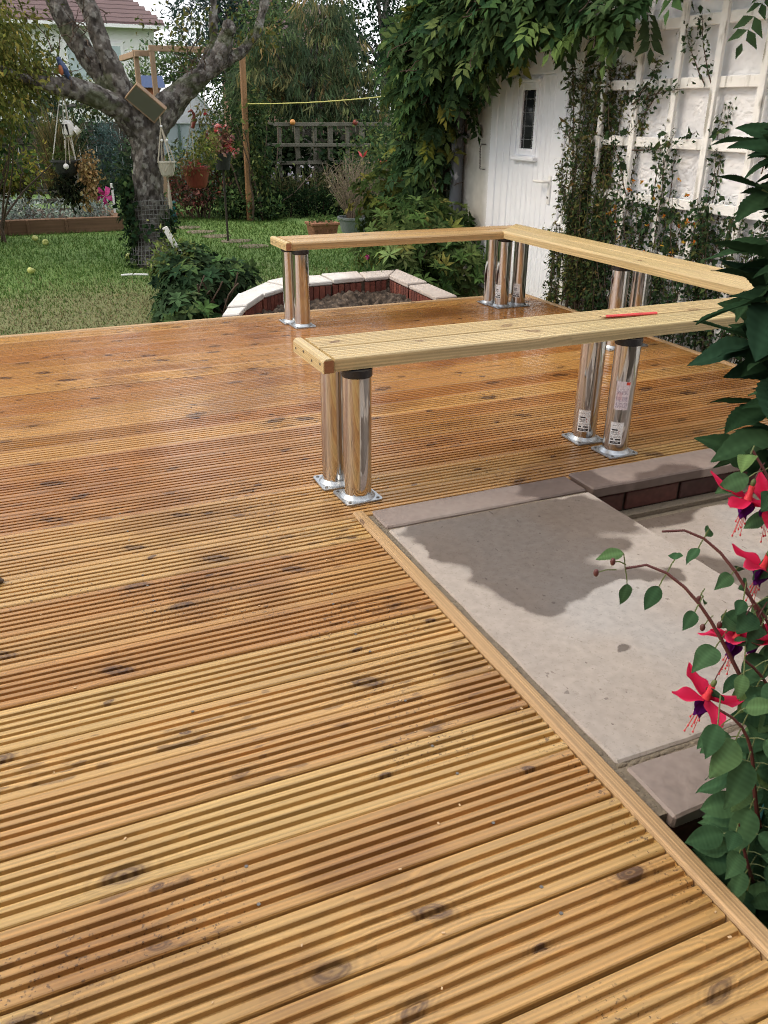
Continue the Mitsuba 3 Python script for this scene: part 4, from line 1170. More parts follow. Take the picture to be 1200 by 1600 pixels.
rb = thing('red_basket', 'red plastic hanging pot of yellowing fuchsia by the greenhouse', 'hanging basket')
ry_ = 9.6
put('pot', moved(lathe([[0, -0.20], [0.085, -0.20], [0.105, -0.17], [0.142, -0.015], [0.150, -0.015], [0.150, 0.01], [0.138, 0.01], [0.130, -0.03], [0, -0.03]], 32), (2.06, ry_, 0.645)), 'red_pot', rb, smooth=40)
put('hanger', join([rope((2.06 + 0.145 * math.cos(a_), ry_ + 0.145 * math.sin(a_), 0.65), (2.05, ry_, 1.10), 0, 0.004) for a_ in (0.2, 2.3, 4.4)] + [rope((2.05, ry_, 1.10), (2.06, ry_, 1.62), 0, 0.003)]), 'cord', rb)
put_leaves('foliage', stack([foliage(rng, [(2.13, ry_, 0.78, 0.15, 0.14, 0.16), (2.18, ry_, 0.92, 0.10, 0.1, 0.10)], 620, 0.045, 0.018, [(0.10, 0.13, 0.035), (0.17, 0.20, 0.055), (0.26, 0.25, 0.09)], [0.35, 0.45, 0.2], clumps=60, spread=0.04),
                             foliage(rng, [(1.97, ry_ - 0.1, 0.66, 0.11, 0.06, 0.07)], 120, 0.04, 0.016, [(0.24, 0.16, 0.08), (0.16, 0.14, 0.05)], clumps=18, spread=0.03, hang=0.6)]), rb)
put_leaves('blossom', foliage(rng, [(2.0, ry_ - 0.1, 0.66, 0.14, 0.05, 0.05)], 36, 0.03, 0.02, [(0.55, 0.10, 0.10), (0.6, 0.3, 0.25)], clumps=6, spread=0.012), rb, 'petal')
hd_ = thing('hook_ornament', 'dark red metal hook ornament above the red hanging pot', 'ornament')
put('hook', tube([(2.05, ry_ - 0.02, 1.02), (2.075, ry_ - 0.02, 1.08), (2.08, ry_ - 0.02, 1.15), (2.055, ry_ - 0.02, 1.19), (2.02, ry_ - 0.02, 1.17)], [0.016, 0.02, 0.016, 0.013, 0.008], 8), 'red_pot', hd_, smooth=40)
ff = thing('red_hanging_flower', 'single hanging fuchsia flower high beside the greenhouse roof', 'flower')
put_leaves('petals', leaf_arrays(np.repeat([[2.20, ry_, 1.17]], 8, 0), rand_dirs(rng, 8) + [0, -.2, -.1], rand_dirs(rng, 8), 0.038, 0.024, tones(rng, 8, [(0.65, 0.05, 0.08)])), ff, 'petal', False)
put_leaves('leaves', foliage(rng, [(2.2, ry_, 1.13, 0.08, 0.06, 0.10)], 90, 0.055, 0.022, [(0.12, 0.13, 0.05), (0.20, 0.18, 0.10)], clumps=14, spread=0.03, hang=0.7), ff)
put('cord', rope((2.2, ry_, 1.2), (2.22, ry_, 1.6), 0, 0.003), 'cord', ff)
bg = thing('begonia_pot', 'black pot of pink begonia standing on a post behind the red pot', 'potted plant')
by_ = 10.5
put('pot', moved(lathe([[0, -0.16], [0.075, -0.16], [0.105, 0.0], [0.112, 0.0], [0.112, 0.014], [0.098, 0.014], [0.095, -0.02], [0, -0.02]], 24), (2.57, by_, 0.72)), 'dark_plastic', bg, smooth=40)
put('post', cbox(2.56, 2.582, by_ - 0.011, by_ + 0.011, -0.25, 0.559, 0.004), 'fence_dark', bg)
put_leaves('foliage', foliage(rng, [(2.56, by_, 0.86, 0.14, 0.12, 0.12)], 300, 0.05, 0.034, [(0.20, 0.09, 0.07), (0.13, 0.13, 0.05), (0.25, 0.15, 0.11)], clumps=40, spread=0.04), bg)
put_leaves('blossom', foliage(rng, [(2.55, by_ - 0.05, 1.0, 0.06, 0.05, 0.03), (2.66, by_ - 0.06, 0.82, 0.06, 0.05, 0.06)], 120, 0.034, 0.03, [(0.62, 0.16, 0.17), (0.68, 0.34, 0.34), (0.6, 0.1, 0.09)], clumps=8, spread=0.02), bg, 'petal')

lb = thing('wicker_basket', 'dark wicker hanging basket with brown trailing growth on the left limb', 'hanging basket')
ly = 9.0
put('bowl', moved(lathe([[0, -0.14], [0.05, -0.135], [0.10, -0.09], [0.128, 0.0], [0.138, 0.0], [0.138, 0.018], [0.12, 0.018], [0.11, -0.02], [0, -0.02]], 28), (0.715, ly, 0.745)), 'dark_plastic', lb, smooth=40)
ch = []
for e in ((0.60, ly - 0.05), (0.80, ly - 0.08), (0.73, ly + 0.12)):
    p0, p1 = np.array([0.765, ly - 0.15, 1.42]), np.array([e[0], e[1], 0.755])
    for t in np.linspace(0, 1, 46):
        ch.append(ball(p0 * (1 - t) + p1 * t, 0.0075, 1, (0.7, 0.7, 1.3)))
put('chain', join(ch), 'white_paint', lb, smooth=True)
put_leaves('dead_growth', stack([foliage(rng, [(0.88, ly - 0.05, 0.70, 0.08, 0.08, 0.12), (0.92, ly - 0.05, 0.55, 0.08, 0.08, 0.14), (0.86, ly, 0.44, 0.06, 0.05, 0.12)], 700, 0.034, 0.024, [(0.34, 0.23, 0.10), (0.22, 0.14, 0.06), (0.44, 0.33, 0.17)], clumps=70, spread=0.03, hang=0.8)]), lb)
put_leaves('foliage', foliage(rng, [(0.70, ly, 0.79, 0.10, 0.09, 0.04)], 220, 0.04, 0.018, [(0.06, 0.09, 0.03), (0.12, 0.15, 0.05)], clumps=30, spread=0.03), lb)
put_leaves('moss', foliage(rng, [(0.72, ly, 0.52, 0.12, 0.10, 0.12)], 500, 0.05, 0.03, [(0.012, 0.016, 0.010), (0.03, 0.04, 0.02)], clumps=50, spread=0.035, hang=0.8), lb)
ln_ = thing('solar_lantern', 'white solar lantern with a dark panel hanging from the left limb', 'lantern')
put('body', moved(cbox(-0.05, 0.05, -0.045, 0.045, -0.07, 0.07, 0.028), (0.765, ly - 0.15, 1.03), rz=0.5, rx=0.15), 'white_paint', ln_, smooth=50)
put('panel', moved(box(-0.030, 0.022, -0.0475, -0.0455, -0.05, 0.045), (0.765, ly - 0.15, 1.03), rz=-0.5, rx=0.15), 'window_glass', ln_)
put('lamp_neck', moved(lathe([[0, 0], [0.03, 0], [0.036, 0.05], [0, 0.05]], 20), (0.82, ly - 0.16, 1.0), ry=0.9), 'white_paint', ln_, smooth=40)
put('cord', join([rope((0.765, ly - 0.15, 1.10), (0.768, ly - 0.17, 1.36), 0, 0.003), rope((0.755, ly - 0.15, 0.965), (0.74, ly - 0.16, 0.74), 0, 0.004), rope((0.765, ly - 0.15, 0.965), (0.79, ly - 0.16, 0.80), 0, 0.006)]), 'cord', ln_)
wb = thing('white_bauble', 'small white ball hanging in front of the dark wicker basket', 'ornament')
put('ball', ball((0.70, ly - 0.19, 0.715), 0.024, 3), 'white_paint', wb, smooth=True)
put('cord', rope((0.70, ly - 0.19, 0.735), (0.735, ly - 0.17, 0.96), 0, 0.003), 'cord', wb)
bd = thing('bird_ornament', 'blue and red bird ornament perched on the left limb', 'ornament')
put('body', moved(limbs([[(0, 0, 0.05, 0.026), (0.025, 0, 0.0, 0.034), (0.06, 0, -0.07, 0.014), (0.075, 0, -0.11, 0.008)], [(0, 0, 0.05, 0.022), (-0.008, 0, 0.075, 0.022)]], 0.008, 6), (0.77, TY - 0.28, 1.505)), 'blue_paint', bd, smooth=True)
put('breast', ball((0.768, TY - 0.292, 1.50), 0.030, 3, (0.7, 0.8, 1.5)), 'orange_wood', bd, smooth=True)
put('beak', tube([(0.745, TY - 0.285, 1.578), (0.722, TY - 0.29, 1.572)], [0.007, 0.001], 6), 'graphite', bd)

# fallen apples and litter on the lawn
for i, (x, y, lab) in enumerate(((0.26, 8.95, 'pale fallen apple on the lawn nearest the deck, left of the tree'), (0.43, 11.3, 'pale fallen apple on the grass below the timber bed'), (0.52, 10.9, 'small fallen apple near the timber bed, second from left'), (1.25, 9.5, 'tiny fallen apple at the foot of the apple trunk'))):
    k = thing('fallen_apple', lab, 'apple', 'fallen apples on the lawn')
    put('fruit', moved(lathe([[0, 0.012], [0.008, 0.020], [0.020, 0.026], [0.032, 0.018], [0.036, 0.0], [0.030, -0.020], [0.016, -0.030], [0.004, -0.028], [0, -0.026]], 18), (x, y, GZ + 0.04), rx=0.7 * i, ry=0.5), 'apple_green', k, smooth=True)
    put('stalk', tube([(x, y, GZ + 0.05), (x + 0.008, y, GZ + 0.085)], 0.002, 4), 'twig', k)
ws = thing('white_stick', 'short white stick lying on the lawn left of the trunk', 'stick')
put('stick', tube([(1.02, 8.42, GZ + 0.035), (1.13, 8.40, GZ + 0.04), (1.26, 8.36, GZ + 0.035)], 0.010, 6), 'white_paint', ws)

# ------------------------------------------------------------------ timber bed with silver foliage at the back left
tb = thing('timber_bed', 'low bed edged with brown timber sleepers across the lawn', 'planter')
for x0, x1 in ((-3.6, -1.2), (-1.19, 0.86), (0.87, 1.56)):
    put('sleeper', cbox(x0, x1, 11.95, 12.05, GZ, -0.07, 0.006), 'sleeper', tb)
put('side_sleeper', cbox(1.46, 1.558, 12.06, 13.4, GZ, -0.072, 0.006), 'sleeper', tb)
put('soil', box(-3.6, 1.459, 12.06, 13.6, GZ, -0.10), 'soil', tb)
for x in (0.16, 0.38, 0.84):
    put('batten', cbox(x, x + 0.03, 11.93, 11.949, GZ, -0.075, 0.003), 'sleeper', tb)
sv = thing('silver_plants', 'silver-grey felted foliage spilling along the timber bed', 'plants')
rng = RNG(71)
SB = [(x, 12.35 + 0.1 * math.sin(5 * x), 0.0, 0.22, 0.3, 0.10 + 0.03 * math.sin(7 * x)) for x in np.arange(-3.2, 1.5, 0.3)]
put_leaves('foliage', foliage(rng, SB, 7000, 0.06, 0.022, [(0.26, 0.32, 0.28), (0.38, 0.43, 0.39), (0.15, 0.21, 0.17)], [0.45, 0.35, 0.2], clumps=350, spread=0.05, up=0.6), sv)
mg = thing('magenta_windmill', 'bright magenta pinwheel standing beside a thin white post', 'ornament')
for q in range(5):
    a_ = q * 1.2566 + 0.3
    put('vane', moved(m3m := trimesh.Trimesh(np.array([[0, 0, 0], [0.12, 0.02, 0.05], [0.13, 0, -0.03], [0.05, -0.03, -0.03]]), np.array([[0, 1, 2], [0, 2, 3], [0, 3, 1], [1, 3, 2]]), process=False), (1.42, 12.45, 0.14)).apply_transform(trimesh.transformations.rotation_matrix(a_, [0, 1, 0], [1.42, 12.45, 0.14])), 'magenta', mg)
put('stick', tube([(1.42, 12.47, -0.2), (1.42, 12.47, 0.14)], 0.006, 6), 'white_paint', mg)
wp = thing('white_post', 'thin white post beside the magenta pinwheel', 'post')
put('post', cbox(1.515, 1.545, 12.44, 12.47, GZ, 0.30, 0.004), 'white_paint', wp)

# ------------------------------------------------------------------ timber frame, washing line, greenhouse, bird house
fr = thing('pergola', 'open timber frame of posts and beams behind the apple tree', 'pergola')
put('beam', cbox(2.20, 3.44, 12.47, 12.53, 1.865, 1.935, 0.004), 'frame_timber', fr)
put('side_beam', cbox(2.02, 2.08, 12.531, 13.9, 1.80, 1.87, 0.004), 'frame_timber', fr)
put('short_beam', moved(cbox(-0.02, 0.24, -0.03, 0.03, -0.035, 0.034, 0.004), (2.03, 12.62, 1.845), ry=0.0), 'frame_timber', fr)
tag(put('post', cbox(2.205, 2.265, 12.47, 12.529, GZ, 1.863, 0.004), 'frame_timber', fr), 'pale post under the left end of the beam')
put('post', cbox(2.02, 2.08, 12.60, 12.66, GZ, 1.798, 0.004), 'frame_timber', fr)
tag(put('post', moved(cbox(-0.035, 0.035, -0.035, 0.035, GZ, 1.863, 0.005), (3.40, 12.5, 0), ry=0.012), 'post_timber', fr), 'warm brown post at the right end of the beam')
wl = thing('washing_line', 'yellow washing line strung from the timber post to the wall', 'line')
put('line', rope((3.43, 12.46, 1.27), (3.92, 7.95, 1.36), 0.03, 0.006, 24), 'line_yellow', wl)
bh = thing('bird_house', 'orange bird house with a dark blue roof seen through the timber frame', 'bird house')
put('box', cbox(2.58, 2.82, 15.4, 15.6, 1.15, 1.50, 0.005), 'orange_wood', bh)
put('shelf', cbox(2.54, 2.86, 15.36, 15.64, 1.30, 1.325, 0.003), 'frame_timber', bh)
rp = m3.Manifold.hull_points(np.array([(x, y, z) for x in (2.50, 2.90) for y, z in ((15.30, 1.505), (15.70, 1.505), (15.5, 1.68))])).to_mesh()
put('roof', (np.array(rp.vert_properties[:, :3]), np.array(rp.tri_verts)), 'blue_paint', bh)
put('pole', tube([(2.70, 15.5, GZ), (2.70, 15.5, 1.15)], 0.03, 8), 'post_timber', bh)
gh = thing('greenhouse', 'small greenhouse with a white roof and green frame behind the apple tree', 'greenhouse')
gx0, gx1, gy0, gy1, ge, gr_ = 2.72, 3.86, 15.6, 17.4, 0.98, 1.58
for (x0, x1, z0, z1) in ((gx0, (gx0 + gx1) / 2, ge, gr_), ((gx0 + gx1) / 2, gx1, gr_, ge)):
    pr = np.array([[x0, gy0 - 0.05, z0], [x1, gy0 - 0.05, z1], [x1, gy1, z1], [x0, gy1, z0]])
    pr = np.vstack([pr, pr + [0, 0, 0.02]])
    h = m3.Manifold.hull_points(pr).to_mesh()
    put('roof_panel', (np.array(h.vert_properties[:, :3]), np.array(h.tri_verts)), 'sheet_white', gh)
h = m3.Manifold.hull_points(np.array([[x, y, z] for y in (gy0, gy0 + 0.02) for x, z in ((gx0 + 0.02, ge), (gx1 - 0.02, ge), ((gx0 + gx1) / 2, gr_ - 0.02))])).to_mesh()
put('gable', (np.array(h.vert_properties[:, :3]), np.array(h.tri_verts)), 'sheet_white', gh)
put('back_panel', box(gx0, gx1, gy1 - 0.02, gy1 - 0.01, GZ, ge), 'sheet_white', gh)
for x in (gx0, gx0 + 0.38, gx0 + 0.76, gx1 - 0.04):
    put('post', cbox(x, x + 0.035, gy0 - 0.01, gy0 + 0.025, GZ, ge - 0.002, 0.003), 'green_frame', gh)
for z in (0.35, 0.0):
    put('rail', cbox(gx0 + 0.0, gx1, gy0 + 0.026, gy0 + 0.04, z, z + 0.03, 0.002), 'green_frame', gh)
put('pane', box(gx0 + 0.03, gx1 - 0.03, gy0 + 0.041, gy0 + 0.046, GZ, ge - 0.01), 'pane_pale', gh)

# ------------------------------------------------------------------ rustic trellis fence, pots, hedge
tf = thing('rustic_trellis', 'weathered grey trellis fence overgrown at the back of the lawn', 'trellis')
rng = RNG(81)
for i, x in enumerate((3.70, 4.23, 4.52, 4.80, 5.06, 5.34, 5.62, 5.95, 6.3)):
    w_ = 0.028 if i % 2 else 0.04
    put('upright', moved(cbox(-w_, w_, -0.02, 0.02, GZ, 0.98 + rng.normal(0, 0.03), 0.004), (x, 13.6, 0), ry=rng.normal(0, 0.012)), 'grey_timber', tf)
for z in (0.98, 0.735, 0.46):
    put('rail', moved(cbox(3.6, 6.5, -0.018, 0.018, -0.026, 0.026, 0.004), (0, 13.56, z), ry=rng.normal(0, 0.004)), 'grey_timber', tf)
for (x, mm, lab) in ((4.43, 'orange_glaze', 'small orange ball on top of the rustic trellis'), (5.46, 'red_pot', 'small dark red ball on top of the rustic trellis')):
    k = thing('glazed_ball', lab, 'ornament')
    put('ball', ball((x, 13.52, 1.03), 0.042, 3), mm, k, smooth=True)
    put('stem', tube([(x, 13.52, 0.9), (x, 13.52, 1.0)], 0.008, 6), 'grey_timber', k)
ho = thing('trellis_vine', 'dark large-leaved vine filling the rustic trellis', 'climbing plant')
VB = [(4.2, 13.75, 0.35, 0.55, 0.15, 0.5), (5.0, 13.75, 0.45, 0.6, 0.15, 0.5), (5.7, 13.8, 0.4, 0.6, 0.15, 0.5), (3.75, 13.4, 0.6, 0.25, 0.2, 0.5), (6.4, 13.8, 0.4, 0.5, 0.2, 0.6)]
put_leaves('foliage', foliage(rng, VB, 4600, 0.095, 0.075, [(0.020, 0.036, 0.018), (0.034, 0.055, 0.026), (0.06, 0.085, 0.04)], [0.5, 0.38, 0.12], clumps=320, spread=0.07, hang=0.5), ho)
put_stems(join([tube(wander(rng, (x, 13.72, GZ), (0, 0, 1), 12, 0.09, 0.15), 0.009, 5) for x in np.arange(3.8, 6.4, 0.3)]), 'twig', ho)
hg = thing('low_hedge', 'low dark clipped hedge along the back of the lawn', 'hedge')
HG = [(x, 12.75, -0.06, 0.28, 0.28, 0.20) for x in np.arange(3.6, 6.2, 0.3)]
put_leaves('foliage', foliage(rng, HG, 9000, 0.040, 0.022, [(0.012, 0.026, 0.012), (0.022, 0.042, 0.018), (0.04, 0.065, 0.025)], [0.5, 0.38, 0.12], clumps=450, spread=0.05), hg)
put_stems(join([tube([(x, 12.75, GZ), (x + 0.03, 12.75, -0.05)], 0.015, 5) for x in np.arange(3.6, 6.2, 0.25)]), 'twig', hg)
bp = thing('slate_pot', 'blue-grey round pot holding a bare twiggy shrub', 'plant pot')
put('pot', moved(lathe([[0, 0], [0.15, 0], [0.155, 0.02], [0.19, 0.155], [0.205, 0.16], [0.207, 0.19], [0.185, 0.19], [0.18, 0.15], [0, 0.15]], 32), (4.34, 10.85, GZ)), 'slate_pot', bp, smooth=40)
put('soil', moved(lathe([[0, 0.16], [0.182, 0.16], [0.18, 0.14], [0, 0.14]], 24), (4.34, 10.85, GZ)), 'soil', bp)
tg = thing('twiggy_shrub', 'bare twiggy shrub with pale stems growing in the blue-grey pot', 'shrub')
tws = []
for k in range(75):
    a_ = rng.uniform(0, 2 * np.pi)
    o = rng.uniform(0.1, 0.9)
    pts = wander(rng, (4.34 + 0.05 * math.cos(a_), 10.85 + 0.05 * math.sin(a_), -0.1), (o * math.cos(a_), o * math.sin(a_) * 0.7, 1), 11, 0.068 * rng.uniform(0.75, 1.15), 0.13, (0, 0, 0.07))
    tws.append(tube(pts, np.linspace(0.006, 0.0022, len(pts)), 4, False))
    for j in range(3):
        s_ = pts[rng.integers(3, 10)]
        tws.append(tube(wander(rng, s_, (rng.normal(0, 0.6), rng.normal(0, 0.5), 0.8), 4, 0.05, 0.2), 0.002, 4, False))
tag(put('twigs', join(tws), 'twig_pale', tg), kind='stuff')
put_leaves('last_leaves', foliage(rng, [(4.34, 10.85, 0.4, 0.3, 0.25, 0.3)], 90, 0.03, 0.016, [(0.25, 0.22, 0.14), (0.12, 0.12, 0.06)], clumps=60, spread=0.04), tg)
tp_ = thing('terracotta_trough', 'square terracotta trough with moulded arches and low green plants', 'plant pot')
ty0, ty1, tx0, tx1 = 10.18, 10.44, 3.55, 3.88
h = m3.Manifold.hull_points(np.array([[x, y, GZ] for x in (tx0 + 0.03, tx1 - 0.03) for y in (ty0 + 0.03, ty1 - 0.03)] + [[x, y, -0.075] for x in (tx0, tx1) for y in (ty0, ty1)])).to_mesh()
put('body', (np.array(h.vert_properties[:, :3]), np.array(h.tri_verts)), 'terracotta', tp_)
put('rim', cbox(tx0 - 0.015, tx1 + 0.015, ty0 - 0.015, ty1 + 0.015, -0.074, -0.044, 0.005), 'terracotta', tp_)
for x in np.linspace(tx0 + 0.045, tx1 - 0.045, 5):
    put('arch', tube([(x - 0.022, ty0 + 0.012, -0.19), (x - 0.022, ty0 + 0.004, -0.13), (x, ty0 + 0.001, -0.108), (x + 0.022, ty0 + 0.004, -0.13), (x + 0.022, ty0 + 0.012, -0.19)], 0.006, 6), 'terracotta', tp_, smooth=True)
put_leaves('plants', foliage(rng, [(3.71, 10.3, -0.03, 0.15, 0.1, 0.03)], 260, 0.035, 0.022, [(0.06, 0.11, 0.035), (0.10, 0.16, 0.05)], clumps=30, spread=0.03), tp_)
# red pinwheels on sticks among the twigs
for (x, y, z, lab) in ((4.42, 10.7, 0.66, 'small red windmill above the middle of the twiggy shrub'), (4.72, 10.75, 0.56, 'larger red windmill right of the twiggy shrub')):
    k = thing('red_windmill', lab, 'ornament')
    for a_ in (0.9, 2.2):
        put('vane', moved(trimesh.Trimesh(np.array([[0, 0, 0], [0.02, 0.012, 0.05], [0.0, 0.004, 0.11], [-0.02, -0.012, 0.05]]), np.array([[0, 1, 2], [0, 2, 3], [0, 3, 1], [1, 3, 2]]), process=False), (x, y, z), ry=a_ - 1.57), 'red_plastic', k)
    put('stick', tube([(x, y, GZ + 0.1), (x, y, z)], 0.004, 5), 'twig_pale', k)
# white and lilac flowers left of the pots
wf_ = thing('white_flowers', 'white and lilac flowers on thin stems in front of the rustic trellis', 'flowers')
n_ = 16
P = np.stack([rng.uniform(3.75, 4.75, n_), rng.uniform(12.9, 13.3, n_), rng.uniform(0.15, 0.55, n_)], 1)
put_leaves('blossom', stack([leaf_arrays(np.repeat([p], 6, 0), rand_dirs(rng, 6) + [0, -.4, .2], rand_dirs(rng, 6), 0.034, 0.026, tones(rng, 6, [(0.75, 0.74, 0.76), (0.62, 0.58, 0.72)])) for p in P]), wf_, 'petal')
put_stems(join([tube([(p[0] + 0.03, p[1], -0.2), (p[0] + 0.02, p[1], p[2] * 0.5), tuple(p)], 0.005, 4) for p in P]), 'stem_green', wf_)
put_leaves('foliage', foliage(rng, [(4.0, 13.2, 0.05, 0.4, 0.2, 0.16), (4.6, 13.2, 0.1, 0.4, 0.2, 0.2)], 1800, 0.07, 0.022, [(0.05, 0.065, 0.03), (0.10, 0.11, 0.045), (0.16, 0.14, 0.07)], clumps=120, spread=0.06), wf_)

# ------------------------------------------------------------------ shrubs and trees round the garden
def shrub(name, label, seed, blobs, n, L, W, cols, wts=None, clumps=200, spread=0.1, cat='shrub', stem=True, **k):
    t = thing(name, label, cat)
    rng = RNG(seed)
    put_leaves('foliage', foliage(rng, blobs, n, L, W, cols, wts, clumps, spread, zmin=GZ, **k), t)
    if stem:
        b = np.array(blobs[0])
        put_stems(join([tube(wander(rng, (b[0] + rng.normal(0, 0.08), b[1] + rng.normal(0, 0.08), GZ), rng.normal(0, 0.35, 3) * [1, 1, 0] + [0, 0, 1], 8, max(0.04, (b[2] - GZ) / 7), 0.12), np.linspace(0.016, 0.006, 9), 5) for _ in range(7)]), 'twig', t)
    return t


def tree(name, label, seed, base, h, blobs, n, L, W, cols, wts=None, clumps=400, spread=0.18, r=0.12, **k):
    t = thing(name, label, 'tree')
    rng = RNG(seed)
    cols = np.array(cols) * 1.25
    put_leaves('crown', foliage(rng, blobs, n, L, W, cols, wts, clumps, spread, **k), t)
    x, y = base
    ch = [[(x, y, GZ - 0.1, r), (x + rng.normal(0, 0.1), y, h * 0.5, r * 0.75), (x + rng.normal(0, 0.15), y, h, r * 0.4)]]
    for b in blobs[:9]:
        s_ = ch[0][1]
        e = (b[0] + rng.normal(0, 0.1), b[1], b[2])
        m_ = tuple((np.array(s_[:3]) + np.array(e)) / 2 + [0, 0, 0.1])
        ch.append([(*s_[:3], r * 0.4), (*m_, r * 0.28), (*e, r * 0.1)])
    put('trunk', limbs(ch, 0.12, 3), 'bark', t, smooth=True)
    return t


DG = [(0.022, 0.042, 0.024), (0.036, 0.062, 0.034), (0.058, 0.088, 0.045)]
OL = [(0.065, 0.080, 0.022), (0.105, 0.115, 0.030), (0.165, 0.160, 0.042), (0.24, 0.20, 0.05)]
tree('olive_tree', 'olive yellow drooping tree at the top left corner behind the hanging basket', 91, (-0.5, 10.4), 2.2,
     [(0.30, 8.75, 1.80, 0.36, 0.3, 0.28), (0.10, 8.75, 1.40, 0.42, 0.3, 0.30), (0.48, 8.85, 1.52, 0.22, 0.25, 0.16), (0.05, 10.0, 1.85, 0.55, 0.5, 0.42), (-0.3, 10.2, 1.4, 0.6, 0.5, 0.45), (0.35, 9.9, 1.62, 0.32, 0.4, 0.30), (-1.0, 10.4, 1.9, 0.8, 0.6, 0.7), (-0.2, 10.3, 2.5, 0.8, 0.6, 0.4), (0.15, 10.1, 1.15, 0.35, 0.4, 0.25)], 21000, 0.055, 0.022, OL, [0.38, 0.36, 0.2, 0.06], 620, 0.09, hang=0.8)
shrub('green_shrub', 'mid green leafy shrub below the olive tree at the left edge', 92, [(0.0, 11.5, 0.95, 0.55, 0.4, 0.35), (-0.9, 11.5, 0.8, 0.7, 0.5, 0.6)], 3600, 0.07, 0.04, [(0.03, 0.06, 0.022), (0.05, 0.09, 0.03), (0.085, 0.13, 0.045)], clumps=170, spread=0.09)
shrub('yellow_shrub', 'yellow-green shrub behind the silver plants at the left edge', 93, [(0.35, 13.0, 0.45, 0.40, 0.3, 0.33), (-0.1, 13.1, 0.3, 0.5, 0.3, 0.40), (-1.0, 13.1, 0.4, 0.7, 0.4, 0.5)], 4200, 0.075, 0.036, [(0.10, 0.13, 0.03), (0.19, 0.19, 0.04), (0.32, 0.26, 0.05), (0.05, 0.08, 0.025)], [0.35, 0.3, 0.15, 0.2], 200, 0.08)
t_ = thing('feather_grass', 'tall tan feathery grass behind the hanging lantern', 'ornamental grass')
rng = RNG(94)
n_ = 900
a_ = rng.uniform(0, 2 * np.pi, n_)
P = np.stack([0.98 + 0.1 * np.cos(a_), 13.4 + 0.1 * np.sin(a_), np.full(n_, 0.0) + rng.uniform(-0.2, 0.6, n_)], 1)
D = np.stack([0.36 * np.cos(a_) * rng.uniform(0, 1.2, n_), 0.3 * np.sin(a_), np.ones(n_)], 1)
put_leaves('blades', leaf_arrays(P, D, rand_dirs(rng, n_), rng.uniform(0.4, 0.75, n_), 0.012, tones(rng, n_, [(0.24, 0.19, 0.09), (0.15, 0.13, 0.06), (0.10, 0.11, 0.045)])), t_)
tree('blue_conifer', 'small blue-green conifer left of the apple trunk', 95, (1.75, 14.4), 0.8, [(1.75, 14.4, 0.25, 0.30, 0.3, 0.35), (1.75, 14.4, 0.75, 0.18, 0.2, 0.30)], 3800, 0.07, 0.012, [(0.05, 0.085, 0.080), (0.075, 0.115, 0.105)], None, 150, 0.07, 0.03)
shrub('dark_bush', 'dark evergreen bush between the conifer and the apple trunk', 96, [(1.35, 13.9, 0.1, 0.4, 0.3, 0.35), (2.05, 13.6, 0.3, 0.4, 0.3, 0.55), (1.2, 14.6, 0.85, 0.5, 0.3, 0.3)], 3600, 0.07, 0.035, DG, clumps=170, spread=0.09)
lf = thing('rail_fence', 'low dark rail fence behind the silver plants', 'fence')
for x in (-3.0, -1.6, -0.2, 0.42, 1.1):
    put('post', cbox(x, x + 0.07, 12.93, 12.99, GZ, 0.62, 0.004), 'grey_timber', lf)
for z in (0.02, 0.14):
    put('rail', cbox(-3.4, 1.25, 12.991, 13.02, z, z + 0.06, 0.004), 'grey_timber', lf)
bf = thing('board_fence', 'dark boarded fence closing the far end of the garden', 'fence')
for i, x in enumerate(np.arange(-7.0, 11.0, 0.15)):
    put('board', cbox(x, x + 0.142, 17.8 + 0.012 * (i % 2), 17.82 + 0.012 * (i % 2), GZ, 0.95 + 0.01 * ((i * 7) % 3), 0.003), 'fence_dark', bf)
put('rail', cbox(-7, 11, 17.76, 17.79, 0.6, 0.68, 0.004), 'fence_dark', bf)

BG = [(0.026, 0.046, 0.040), (0.040, 0.066, 0.056), (0.06, 0.09, 0.075)]
tree('blue_cedar', 'tall blue-grey evergreen right of the white house', 101, (5.2, 19.5), 3.4,
     [(4.7, 19.5, 2.9, 0.75, 0.6, 0.65), (5.5, 19.5, 3.2, 0.8, 0.6, 0.8), (5.2, 19.4, 2.0, 1.2, 0.6, 0.7), (4.3, 19.3, 2.1, 0.5, 0.5, 0.35), (5.3, 19.5, 4.4, 0.7, 0.6, 0.7)], 11500, 0.12, 0.028, BG, [0.45, 0.4, 0.15], 420, 0.16, hang=0.2)
tree('sapling', 'thin pale green sapling in front of the white house', 102, (3.55, 18.8), 1.8,
     [(3.4, 18.8, 1.75, 0.55, 0.4, 0.5), (3.0, 18.6, 1.6, 0.4, 0.3, 0.35), (3.8, 18.8, 2.0, 0.4, 0.4, 0.45), (3.9, 18.9, 1.3, 0.6, 0.4, 0.4)], 3400, 0.09, 0.035, [(0.07, 0.11, 0.045), (0.11, 0.155, 0.06), (0.05, 0.08, 0.04)], None, 260, 0.13, 0.05)
tree('hedge_tree', 'dark mixed tree left of the white house behind the olive tree', 103, (0.8, 19.0), 2.2,
     [(0.9, 19.0, 1.8, 1.0, 0.6, 0.7), (-0.4, 19.0, 2.2, 1.1, 0.7, 1.0), (1.9, 19.0, 1.4, 0.8, 0.5, 0.5), (-2.2, 19.0, 2.4, 1.5, 0.7, 1.4), (2.6, 18.6, 1.2, 0.6, 0.4, 0.4)], 8200, 0.11, 0.05, [(0.04, 0.055, 0.028), (0.065, 0.08, 0.035), (0.10, 0.11, 0.05)], None, 420, 0.17)
WL = [(0.062, 0.095, 0.052), (0.10, 0.135, 0.070), (0.17, 0.175, 0.08), (0.26, 0.21, 0.09)]
wt = thing('willow_leaf_tree', 'drooping narrow-leaved tree above the rustic trellis', 'tree')
rng = RNG(104)
